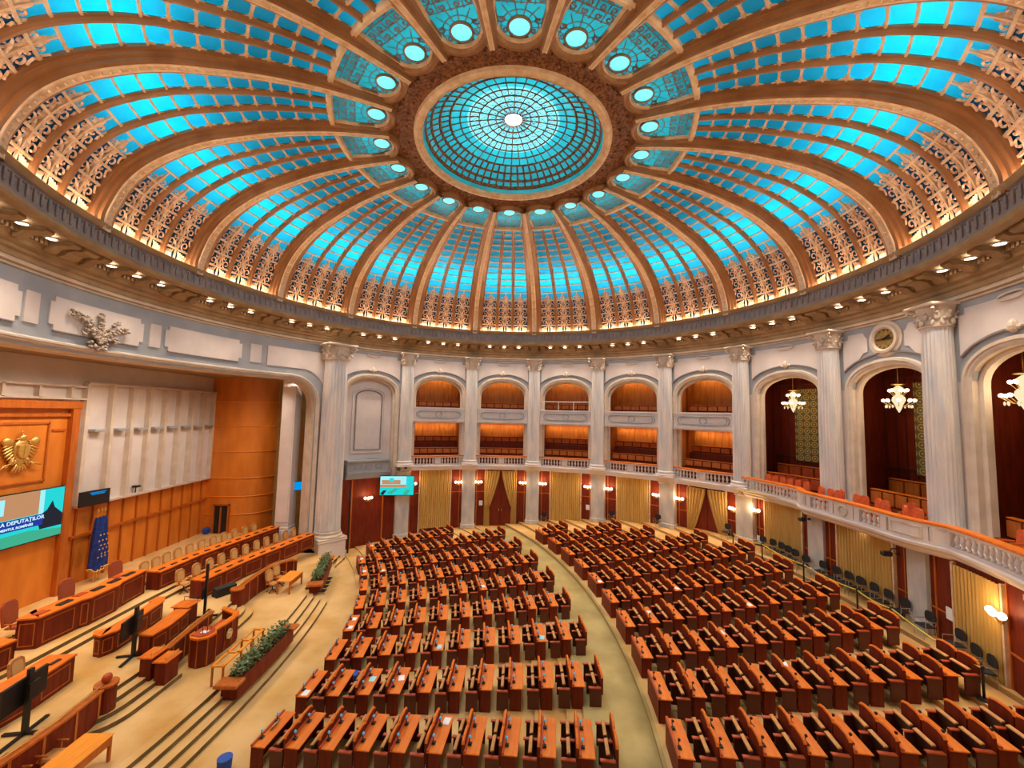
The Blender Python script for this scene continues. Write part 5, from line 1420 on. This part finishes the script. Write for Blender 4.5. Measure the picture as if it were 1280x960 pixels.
for k, (x, y) in enumerate([(-19.1,4.0),(-19.1,4.75),(-19.1,5.5),(-19.05,6.25),(-18.95,7.05),(-18.8,7.85),(-18.65,8.7),(-18.45,9.5),(-18.25,10.3),(-18.0,11.05),(-17.8,11.8)]):
    put_chair(x, y, 1.5, R(-10), 'tan swivel chair behind the rear ministers bench, %s from the presiding desk' % ORD[k], 'chairs at the rear ministers bench')
for k, (x, y) in enumerate([(-16.6,-6.9),(-16.5,-6.0),(-16.4,-5.1),(-16.4,-4.2)]): put_chair(x, y, 1.2, R(3), 'tan swivel chair at the left edge bench, %s from the near end' % ORD[k])
for k, (x, y) in enumerate([(-13.0,-7.5),(-12.95,-6.6)]): put_chair(x, y, .6, R(4), ('nearer' if k == 0 else 'farther')+' tan chair behind the small table at the bottom left')
for k, (x, y) in enumerate([(-13.15,5.35),(-13.2,6.2)]): put_chair(x, y, .6, R(-20), ('nearer' if k == 0 else 'farther')+' tan chair behind the small table right of the steps')
hc_ = office_chair('high_back_chair', 'rust_fabric', True)
for k, (x, y, rzz, lab) in enumerate([(-19.9,-1.35,8,'leftmost high back brown chair behind the presiding desk'),(-19.85,.75,-6,'middle high back brown chair behind the presiding desk'),(-19.8,3.1,-10,'rightmost high back brown chair behind the presiding desk')]):
    c = hc_ if k == 0 else copy_tree(hc_); c.location = (x,y,1.5); c.rotation_euler = (0,0,R(rzz)); tag(c, lab, 'chair')
def low_table(name, label, x0, x1, y0, y1, zf, h):
    t = thing(name, label, 'table', ((x0+x1)/2,(y0+y1)/2,zf)); a, b = (x1-x0)/2, (y1-y0)/2
    obj('table_top', MB().box(-a,a,-b,b,h-.05,h, bev=.015), 'wood_table', t)
    for x in (-a+.06, a-.06):
        for y in (-b+.06, b-.06): obj('leg', MB().box(x-.035,x+.035,y-.035,y+.035,0,h-.05), 'wood', t)
    obj('apron', MB().box(a-.05,a-.02,-b+.05,b-.05,h-.28,h-.05), 'wood', t); return t
low_table('stenographers_table', 'small light wood table on the lower platform right of the steps', -12.75,-11.95,4.95,6.5,.6,.76)
low_table('stenographers_table', 'light orange wood table at the bottom left edge', -12.45,-11.6,-8.4,-6.15,.6,.76)
def wall_line(name, label, pts, zf, h, th, knob=True, cap='wood', endr=.28):
    t = thing(name, label, 'barrier'); P = [Vector((x,y,0)) for x, y in pts]; N = len(P); nr = []
    for i in range(N): d = (P[min(i+1,N-1)]-P[max(i-1,0)]).normalized(); nr.append(Vector((-d.y, d.x, 0)))
    def strip(w_, z0, z1, m, nm_):
        rows = [[tuple(P[i]+nr[i]*w_+Vector((0,0,z0))), tuple(P[i]+nr[i]*w_+Vector((0,0,z1))), tuple(P[i]-nr[i]*w_+Vector((0,0,z1))), tuple(P[i]-nr[i]*w_+Vector((0,0,z0)))] for i in range(N)]
        mb = MB(); mb.grid(rows); mb.add(rows[0], [(0,1,2,3)]); mb.add(rows[-1], [(3,2,1,0)]); return obj(nm_, mb, m, t)
    strip(th/2, zf, zf+h-.07, 'wood_red', 'wall_panel'); strip(th/2+.06, zf+h-.07, zf+h, cap, 'cap_rail')
    m = MB()
    for i in range(N-1):
        n_ = max(1, int((P[i+1]-P[i]).length/.55))
        for k in range(n_): q = P[i].lerp(P[i+1], (k+.5)/n_); a_ = math.atan2(nr[i].y, nr[i].x); m.box(-th/2-.02,th/2+.02,-.04,.04,zf+.04,zf+h-.08, M=Matrix.Translation((q.x,q.y,0)) @ Matrix.Rotation(a_,4,'Z'))
    obj('upright_batten', m, 'wood', t)
    g = MB(); pts_ = [tuple(p+Vector((0,0,zf+h+.07))) for p in P]; g.tube(pts_, .018, 6)
    for i in range(0, N): g.cyl((P[i].x,P[i].y), .014, zf+h-.01, zf+h+.07, 6)
    obj('brass_rail', g, 'brass', t)
    if endr:
        m = MB(); m.lathe([(endr,zf-.0),(endr,zf+h-.1),(endr*1.15,zf+h-.06),(endr*1.15,zf+h+.02),(.02,zf+h+.03)], 20, c=(P[0].x,P[0].y)); obj('end_drum', m, 'wood_red', t)
        m = MB(); m.cyl((P[0].x,P[0].y), endr*1.17, zf+h-.02, zf+h+.035, 20); obj('drum_cap', m, cap, t)
    return t
wall_line('curved_barrier', 'curved wooden barrier with brass rail ending right of the upper steps', [(-13.7,2.95),(-13.8,3.7),(-13.85,4.5),(-13.85,5.3),(-13.75,6.1),(-13.5,6.8),(-13.1,7.25),(-12.75,7.3)], .6, 1.15, .16)
wall_line('curved_barrier', 'curved wooden barrier with brass rail at the bottom left edge', [(-13.35,-4.55),(-13.25,-5.3),(-13.15,-6.2),(-13.15,-7.2),(-13.2,-8.5),(-13.3,-9.8)], .6, 1.15, .16)
t = thing('headphones_case', 'small red round box standing on the drum at the end of the lower left barrier', 'box', (-13.35,-4.55,1.79)); obj('case_body', MB().ball((0,0,.14), .16, 12, 8, sx=.8), 'leather', t, True)
wall_line('low_wooden_wall', 'low wooden wall between the two flights of upper steps, left of the rostrum', [(-13.25,-2.2),(-13.35,-1.5),(-13.45,-.7),(-13.55,.2),(-13.6,.9)], .6, 1.0, .14, endr=0)
# curved interpreters desk and side desk in the middle
desk_line('curved_desk', 'curved secretaries desk with rounded ends behind the black screen', 'desk', [(-16.35,-1.75),(-16.15,-2.05),(-15.8,-2.15),(-15.6,-1.75),(-15.62,-.9),(-15.72,0),(-15.85,.9),(-16.1,1.25),(-16.45,1.2)], 1.2, .85, .45, 1)
desk_line('side_desk', 'narrow desk with orange top in front of the curved secretaries desk', 'desk', [(-14.0,-2.0),(-13.95,-1.2),(-14.05,-.4),(-14.2,.3)], 1.2, .8, .55, 1)
t = thing('pulpit', 'small square wooden pulpit at the far end of the side desk', 'pulpit', (-14.55,.55,1.2)); obj('body', MB().box(-.32,.32,-.3,.3,0,.82), 'wood_red', t); obj('slanted_top', MB().box(-.40,.40,-.38,.38,.82,.88, bev=.02), 'wood_top', t); obj('black_hand_rail', MB().tube([(-.3,.3,.88),(-.3,.3,1.05),(.3,.3,1.05),(.3,.3,.88)], .015, 5), 'black', t)
for k, (x, y, z0, lab) in enumerate([(-13.3,-2.75,.75,'left'),(-12.75,-2.75,.6,'right')]):
    t = thing('step_bollard', '%s square wooden block with brass rail beside the left upper steps' % lab, 'pedestal', (x,y,z0)); obj('body', MB().box(-.2,.2,-.32,.32,0,.95), 'wood_red', t); obj('top_board', MB().box(-.27,.27,-.38,.38,.95,1.02, bev=.02), 'wood_top', t); obj('brass_rail', MB().tube([(.18,-.3,1.02),(.18,-.3,1.12),(.18,.3,1.12),(.18,.3,1.02)], .02, 6), 'brass', t)
# rostrum
t = thing('rostrum', 'wooden speakers rostrum with round emblem on its curved front', 'rostrum', (0,0,.6))
RO = [(-12.85,-1.45),(-12.65,-1.72),(-12.3,-1.82),(-12.0,-1.65),(-11.9,-1.3),(-12.1,-1.05),(-12.02,-.6),(-11.98,-.2),(-12.0,.25),(-12.15,.5),(-12.7,.75),(-13.1,.95)]
rows = [[(x,y,0),(x,y,1.12)] for x, y in RO]; m = MB(); m.grid(rows); m.grid([[(x-.06 if x > -12.7 else x, y+.06 if y < 0 else y-.06, 0),(x-.06 if x > -12.7 else x, y+.06 if y < 0 else y-.06, 1.12)] for x, y in RO]); obj('front_panel', m, 'wood_red', t)
m = MB(); C_ = Vector((-12.75,-.35)); rows = []
for x, y in RO:
    d = (Vector((x,y))-C_).normalized(); rows.append([(x+d.x*.06,y+d.y*.06,1.10),(x+d.x*.06,y+d.y*.06,1.17),(x-d.x*.22,y-d.y*.22,1.17),(x-d.x*.22,y-d.y*.22,1.10)])
m.grid(rows); obj('top_rail', m, 'wood_top', t)
m = MB(); m.prism([(-12.75,-1.6),(-12.3,-1.72),(-12.05,-1.55),(-12.0,-1.25),(-12.3,-1.1),(-12.7,-1.2)], 1.14, 1.2); obj('reading_top', m, 'leather', t)
m = MB(); m.box(-12.75,-12.2,-.7,.3,.86,.90); m.box(-13.0,-12.6,-.9,-.5,.95,.99); obj('inner_shelf', m, 'leather', t)
m = MB()
for i in range(len(RO)-1):
    (x0,y0),(x1,y1) = RO[i], RO[i+1]; d = (Vector((x0,y0))-C_).normalized()*.02; m.tube([(x0+d.x,y0+d.y,.06),(x0+d.x,y0+d.y,1.08)], .02, 5)
obj('upright_moulding', m, 'wood', t)
m = MB(); Mx = Matrix.Translation((-11.93,-.42,.66)) @ Matrix.Rotation(R(5),4,'Z') @ Matrix.Rotation(PI/2,4,'Y'); m.lathe([(.02,.03),(.13,.04),(.15,.02),(.17,.05),(.20,.05),(.21,.0)], 24, M=Mx); e = obj('round_emblem', m, 'gold_cream', t)
m = MB(); m.box(-.012,.03,-.07,.07,-.09,.07, M=Matrix.Translation((-11.90,-.42,.66)), bev=.02); m.ball((-11.88,-.42,.77), .03, 6, 5); m.ball((-11.88,-.32,.68), .05, 6, 5, sx=.4); m.ball((-11.88,-.52,.68), .05, 6, 5, sx=.4); obj('emblem_relief', m, 'gold', e)
m = MB(); m.tube([(-12.2,-1.45,1.2),(-12.22,-1.4,1.38),(-12.27,-1.36,1.46)], .015, 6); m.tube([(-12.35,-1.5,1.2),(-12.37,-1.45,1.38),(-12.42,-1.4,1.46)], .015, 6); obj('microphone', m, 'black', t)
tag(obj('sheet_of_paper', MB().box(-.14,.14,-.10,.10,0,.006), 'paper', loc=(-12.35,-1.35,1.802)), 'white sheet of paper lying on the rostrum', 'paper')
# black screen stands
def screen_stand(label, x, y, z, rz, w_=1.25, tall=1.9, scr_=True):
    t = thing('screen_stand', label, 'display stand', (x,y,z), rz)
    obj('pole', MB().box(-.05,.05,-.07,.07,.05,tall), 'black', t)
    m = MB(); m.box(-.05,.05,-.75,.75,.02,.07); m.box(-.55,.55,-.05,.05,.02,.07)
    for q in ((.5,0),(-.5,0),(0,.7),(0,-.7)): m.cyl(q, .04, 0, .05, 8)
    obj('cross_foot', m, 'black', t)
    if scr_:
        obj('screen_panel', MB().box(-.16,-.08,-w_/2,w_/2,.85,.85+w_*.58, bev=.02), 'black', t); obj('wall_bracket', MB().box(.05,.12,-.12,.22,1.0,1.5), 'black', t)
    return t
screen_stand('black screen on a floor stand between the curved desk and the side desk', -14.6,-2.05,1.2, R(12))
screen_stand('black screen on a floor stand at the bottom left edge', -14.35,-6.0,1.2, R(8), 1.4)
t = screen_stand('thin tall black microphone stand behind the rostrum', -14.05,1.1,1.2, R(20), .3, 2.45, False); obj('small_monitor', MB().box(-.1,-.05,-.22,.22,.9,1.35), 'black', t)
t = thing('stage_speaker', 'black wedge shaped speaker on the platform behind the curved barrier', 'speaker', (-14.75,3.6,1.2), R(60))
m = MB(); m.add([(-.5,-.25,0),(.5,-.25,0),(.5,.25,0),(-.5,.25,0),(-.5,-.20,.4),(.5,-.20,.4),(.5,.12,.46),(-.5,.12,.46)], [(3,2,1,0),(4,5,6,7),(0,1,5,4),(1,2,6,5),(2,3,7,6),(3,0,4,7)]); obj('cabinet', m, 'black_soft', t); obj('grille', MB().box(-.46,.46,-.255,-.235,.05,.36), 'black', t)
# planters
def planter(label, pts, zf, h, seed, rail=False):
    t = thing('planter_box', label, 'planter', (0,0,0)); P = [Vector((x,y,0)) for x, y in pts]; N = len(P); w_ = .30
    d = (P[-1]-P[0]).normalized(); nv = Vector((-d.y, d.x, 0))
    rows = [[tuple(p+nv*w_+Vector((0,0,zf))), tuple(p+nv*w_+Vector((0,0,zf+h))), tuple(p+nv*(w_-.07)+Vector((0,0,zf+h))), tuple(p+nv*(w_-.07)+Vector((0,0,zf+h-.12))), tuple(p-nv*(w_-.07)+Vector((0,0,zf+h-.12))), tuple(p-nv*(w_-.07)+Vector((0,0,zf+h))), tuple(p-nv*w_+Vector((0,0,zf+h))), tuple(p-nv*w_+Vector((0,0,zf)))] for p in P]
    m = MB(); m.grid(rows); k = 8; m.add(rows[0], [tuple(range(k))]); m.add(rows[-1], [tuple(range(k-1,-1,-1))]); obj('trough', m, 'wood_red', t)
    for e, p in ((-1,P[0]),(1,P[-1])):
        a_ = math.atan2(d.y, d.x); obj('end_block', MB().box(-.28,.28,-.42,.42,zf+h-.12,zf+h+.03, M=Matrix.Translation((p.x,p.y,0)) @ Matrix.Rotation(a_,4,'Z'), bev=.03), 'wood', t)
    m = MB(); rn = random.Random(seed); L = (P[-1]-P[0]).length
    for i in range(int(L*190)):
        q = P[0].lerp(P[-1], rn.uniform(.06,.94))+nv*rn.uniform(-.24,.24); z = zf+h+rn.uniform(-.08,.42); a_ = rn.uniform(0,2*PI); b_ = rn.uniform(-.5,1.1); s_ = rn.uniform(.12,.22)
        Mx = Matrix.Translation((q.x,q.y,z)) @ Matrix.Rotation(a_,4,'Z') @ Matrix.Rotation(-b_,4,'Y')
        m.add([(0,0,0),(s_*.5,s_*.28,.02),(s_,0,0),(s_*.5,-s_*.28,.02)], [(0,1,2),(0,2,3)], Mx)
    pl_ = obj('leafy_plant', m, 'leaf'); tag(pl_, 'green leafy plants filling the %s' % label, 'plants', kind='stuff')
    return t
planter('long wooden planter on the near lower steps', [(-10.1,-3.2),(-9.98,-1.8),(-9.95,-.4),(-9.98,.75)], .35, .62, 3)
planter('narrow wooden planter on the far lower steps', [(-10.85,5.6),(-11.05,6.8),(-11.4,8.2),(-11.85,9.8)], .45, .55, 5)
t = thing('lower_desk', 'open light wood desk frame standing behind the near planter', 'desk', (0,0,.6))
m = MB(); m.box(-10.62,-10.5,-2.9,-.2,.72,.78, bev=.01); m.box(-11.0,-10.92,-2.9,-.2,.72,.78, bev=.01)
for y in (-2.9,-2.0,-1.1,-.25): m.box(-11.0,-10.5,y-.04,y+.04,.72,.78)
obj('desk_frame', m, 'wood_table', t)
for y in (-2.88,-1.1,-.25):
    for x in (-10.96,-10.56): obj('leg', MB().box(x-.03,x+.03,y-.03,y+.03,0,.72), 'wood', t)
# dark glazed treads beside the far planter
m = MB()
for i in range(5):
    y = 6.1+.62*i; x = arcx(-10.45, y)-.0
    m.box(x-.02,x+.48,y,y+.46,.6,.612) if False else m.box(x-.05-.0,x+.42,y,y+.46,.0,.018)
tag(obj('floor_grille', m, 'black_soft'), 'row of dark square floor grilles beside the far planter', 'grille')

# ------------------------------------------------------------------ flags, emblem, screens
t = thing('flag_stand', 'furled blue flags with yellow stars on gold tipped poles beside the wood portal', 'flag', (XW+.75,4.35,1.5))
for k in range(3):
    p = MB(); p.tube([(0,-.16+.16*k,0),(0,-.22+.2*k,3.75)], .022, 6); p.lathe([(.01,3.7),(.05,3.78),(.01,3.95)], 8, c=(0,-.22+.2*k)); obj('pole', p, 'gold', t)
for k in range(3):
    m = MB(); rows = []
    for i in range(15):
        z = 3.45-2.75*i/14; wv = .08+.17*(i/14)**.7; yc = -.2+.2*k-.03*i/14*(k-1)
        rows.append([(wv*math.cos(a)*(1+.25*math.sin(5*a+i*.3)), yc+wv*1.1*math.sin(a)*(1+.25*math.sin(5*a+i*.3)), z+.08*math.sin(3*a) if i == 14 else z) for a in lin(0,2*PI,20)])
    m.grid(rows); fo = obj('furled_cloth', m, 'flag_blue', t, True)
    s = MB()
    for (yy, zz) in ((.02,2.5),(-.05,2.2),(.05,1.95),(-.03,1.75),(.09,1.5),(-.1,1.35)):
        wv = .08+.17*((3.45-zz)/2.75)**.7; star = []
        for q in range(10): rr_ = .062 if q % 2 == 0 else .026; star.append((yy+rr_*math.sin(2*PI*q/10), zz+rr_*math.cos(2*PI*q/10)))
        s.add([(wv*1.27, -.2+.2*k+y_, z_) for y_, z_ in star]+[(wv*1.27+.012, -.2+.2*k+yy, zz)], [(i,(i+1)%10,10) for i in range(10)])
    obj('yellow_star', s, 'flag_yellow', fo)
    s = MB(); s.tube([(.26*math.cos(a)*(1+.25*math.sin(5*a+4.2)), -.2+.2*k-.03*(k-1)+.28*math.sin(a)*(1+.25*math.sin(5*a+4.2)), .70+.08*math.sin(3*a)) for a in lin(0,2*PI,20)[:-1]], .025, 5, closed=True); obj('gold_hem', s, 'flag_yellow', fo)
# golden eagle arms
t = thing('coat_of_arms', 'golden eagle coat of arms with shield on the wood portal', 'emblem', (XW+.42,PY,8.85))
def blob(m, y, z, ry, rz_, rx=.09, a=0): m.ball((0,0,0), 1, 10, 7, M=Matrix.Translation((.06,y,z)) @ Matrix.Rotation(a,4,'X') @ Matrix.Diagonal((rx,ry,rz_,1)))
m = MB(); blob(m, 0,.10,.34,.50,.12); blob(m,0,-.42,.20,.25,.10); m.lathe([(.01,.0),(.1,.02),(.12,.2),(.02,.25)], 10, M=Matrix.Translation((.08,.02,.55)))
blob(m,-.02,.62,.13,.15,.12); blob(m,-.15,.60,.10,.05,.08,.2); blob(m,.03,.80,.07,.06,.06); m.box(.03,.08,-.015,.015,.82,.98); m.box(.03,.08,-.06,.06,.90,.93); obj('eagle_body', m, 'gold', t, True)
for sg in (-1, 1):
    m = MB(); blob(m, sg*.55,.48,.24,.20,.11,sg*.5)
    for k in range(8):
        a = R(25+16*k); y = sg*(.45+.25*math.cos(R(70-22*k))); z = .40-.12*k
        blob(m, sg*(.50+.03*k-.01*k*k), .45-.13*k, .26-.012*k, .055, .07, sg*(-.25-.12*k))
    obj('wing', m, 'gold', t, True)
m = MB()
for k in range(5): blob(m, -.2+.1*k, -.72, .05, .22, .07, (k-2)*.22)
obj('tail', m, 'gold', t, True)
for sg in (-1, 1):
    m = MB(); blob(m, sg*.30,-.42,.10,.16,.09,sg*.5); m.tube([(.1,sg*.35,-.5),(.12,sg*.62,-.58),(.12,sg*.85,-.66 if sg > 0 else -.80)], .04, 6); blob(m, sg*.55,-.62,.12,.07,.08); obj('talon', m, 'gold', t, True)
m = MB(); sh = [(-.24,.34),(.24,.34),(.25,-.02),(.17,-.22),(0,-.33),(-.17,-.22),(-.25,-.02)]; n_ = len(sh)
m.add([(.16,y,z) for y, z in sh]+[(.24,y*.9,z*.9) for y, z in sh], [tuple(range(n_,2*n_))]+[(i,(i+1)%n_,n_+(i+1)%n_,n_+i) for i in range(n_)])
m.box(.235,.26,-.015,.015,-.28,.31); m.box(.235,.26,-.22,.22,.05,.08)
for y, z in ((-.11,.2),(.11,.2),(-.10,-.05),(.10,-.05),(0,-.2)): blob(m, y, z, .06,.07,.03); 
obj('shield', m, 'gold', t)
for sg in (0,):
    q = [obj_ for obj_ in t.children if obj_.name.startswith('shield')]

def screen(name, label, M_, w_, h_, frame='black', parts=(), text=None, back='screen_teal', cat='screen'):
    """flat panel in its own plane: x to the right, y up, z towards the viewer"""
    t = tag(empty(name), label, cat); t.matrix_world = M_
    obj('housing', MB().box(-w_/2-.04,w_/2+.04,-h_/2-.04,h_/2+.04,-.10,-.005), frame, t)
    obj('display', MB().box(-w_/2,w_/2,-h_/2,h_/2,-.005,.0), back, t)
    byc = {}
    for (poly, c) in parts: byc.setdefault(c, []).append(poly)
    for i, (c, pls) in enumerate(byc.items()):
        m = MB()
        for poly in pls: m.add([(x*w_/2,y*h_/2,.004+.001*i) for x, y in poly], [tuple(range(len(poly)))])
        obj('picture_area', m, c, t)
    for (s, x, y, size, c, rot) in (text or []):
        cu = bpy.data.curves.new('lettering', 'FONT'); cu.body = s; cu.size = size; cu.align_x = 'CENTER'; cu.align_y = 'CENTER'; cu.extrude = .002; cu.offset = .006
        tmp = bpy.data.objects.new('tmp', cu); COL.objects.link(tmp); bpy.context.view_layer.update()
        me = bpy.data.meshes.new_from_object(tmp.evaluated_get(bpy.context.evaluated_depsgraph_get())); bpy.data.objects.remove(tmp); me.materials.clear(); me.materials.append(MATS[c])
        o = bpy.data.objects.new('lettering', me); COL.objects.link(o); o.parent = t; o.location = (x,y,.014); o.rotation_euler = (0,0,rot)
    return t
def plane_m(p, facing, tilt=0):                       # facing: direction in plan the screen looks to
    n = Vector((facing[0], facing[1], -tilt)).normalized(); x = Vector((0,0,1)).cross(n).normalized(); y = n.cross(x)
    Mm = Matrix((x, y, n)).transposed().to_4x4(); Mm.translation = Vector(p); return Mm
rect = lambda x0, x1, y0, y1: [(x0,y0),(x1,y0),(x1,y1),(x0,y1)]
PICT = [(rect(-1,.45,.05,1),'screen_sand'),(rect(-.62,-.2,.25,.85),'screen_pale'),(rect(.0,.35,.3,.8),'screen_sand'),(rect(.45,.55,-.3,1),'screen_pale'),(rect(.55,1,.1,1),'screen_teal'),([(.42,-.1),(.62,.15),(.72,.5),(.78,.2),(.95,-.1),(.98,-.6),(.5,-.6)],'screen_dark'),
        (rect(-1,.55,-.42,.02),'screen_navy'),([(-1,-1),(1,-1),(1,-.75),(.3,-.55),(-1,-.62)],'screen_green'),([(-.5,-.95),(.0,-.62),(.35,-.62),(-.1,-.95)],'screen_pale'),([(-1,-.62),(-.4,-.5),(-.6,-.75),(-1,-.8)],'screen_teal'),([(.15,-.75),(.3,-.62),(.4,-.66),(.25,-.82)],'screen_dark')]
screen('wall_screen', 'big screen with teal chamber picture and white title on the wood portal', plane_m((XW+.55,PY-.02,5.76),(1,0)), 4.35, 2.35, parts=PICT,
       text=[('CAMERA DEPUTA\u021aILOR', -.02, -.12, .235, 'screen_text', 0), ('PARLAMENTUL ROM\u00c2NIEI', -.1, -.37, .15, 'screen_text', 0)])
PIC2 = [(rect(-1,1,.1,1),'screen_pale'),(rect(-.9,.2,.15,.6),'screen_sand'),(rect(-.45,-.2,.4,.8),'screen_teal'),(rect(.55,1,-.1,1),'screen_teal'),(rect(.2,.5,-.1,.9),'screen_pale'),([(-1,-1),(-.3,-.2),(.6,-.2),(.2,-1)],'screen_teal'),([(-.6,-.8),(-.1,-.3),(.1,-.35),(-.3,-.9)],'screen_green'),([(.35,-.9),(.6,-.4),(.8,-.5),(.6,-1)],'screen_green'),(rect(-1,.6,-.2,.1),'screen_sand'),([(-1,-.9),(-.8,-.5),(-.6,-.5),(-.8,-1)],'screen_dark')]
p2 = pol(18.05, 119.0, 4.9); screen('wall_screen', 'teal picture screen mounted beside the first plain pilaster', plane_m(p2, (.10,-1)), 2.75, 1.55, parts=PIC2)
screen('wall_monitor', 'small black monitor with blue bars left of the ribbed wall', plane_m((XW+.5,4.15,6.02),(1,-.1)), 1.45, .72, back='black', parts=[(rect(-.4,.75,.72,.85),'screen_blue'),(rect(-.3,.65,.48,.62),'screen_blue')])
screen('wall_monitor', 'small blue monitor on the olive wall beside the stage column', plane_m((-15.62,13.3,5.2),(.55,-1)), 1.2, .62, back='screen_blue')
t = thing('wall_camera', 'small white dome camera on the olive cloth wall', 'camera', (-14.6,15.1,6.3)); obj('dome', MB().lathe([(.15,-.3),(.17,0),(.17,.3),(.1,.45),(.01,.5)], 14), 'white', t, True)
t = thing('ledge_camera', 'small black camera on the ledge above the wood wall', 'camera', (XW+.2,7.0,5.75)); obj('camera_body', MB().box(-.12,.2,-.14,.14,.32,.44, bev=.02), 'black', t); obj('foot', MB().cyl((0,0), .03, 0, .33, 8), 'black', t)
tag(obj('curtain_rod_pipe', MB().tube([pol(18.05,131.0,0.0), pol(18.05,131.0,5.0)], .07, 10), 'black'), 'tall dark pole standing between the big column and red wood wall', 'pole')

# consoles and papers on the presiding desk
for k, (x, y) in enumerate(((-18.55,-.9),(-18.5,.5),(-18.55,1.35),(-18.6,2.2))):
    tag(obj('desk_console', MB().box(-.12,.12,-.26,.26,0,.06, bev=.02), 'black', loc=(x,y,2.70)), 'black console on the presiding desk, %s from the left' % ORD[k], 'console')
for k, (x, y) in enumerate(((-18.6,-1.75),(-18.7,-.1),(-18.85,1.9))):
    tag(obj('document_folder', MB().box(-.16,.16,-.2,.2,0,.03), 'leather', loc=(x,y,2.70)), 'flat brown folder on the presiding desk, %s from the left' % ORD[k], 'folder')

# added area light filling the hall, standing in for glow of the glass
light('hall_fill_light', 'AREA', (0,0,24.1), P_FILL, (.92,.95,1.0), 6.0, target=(0,0,0))
bpy.context.view_layer.update()
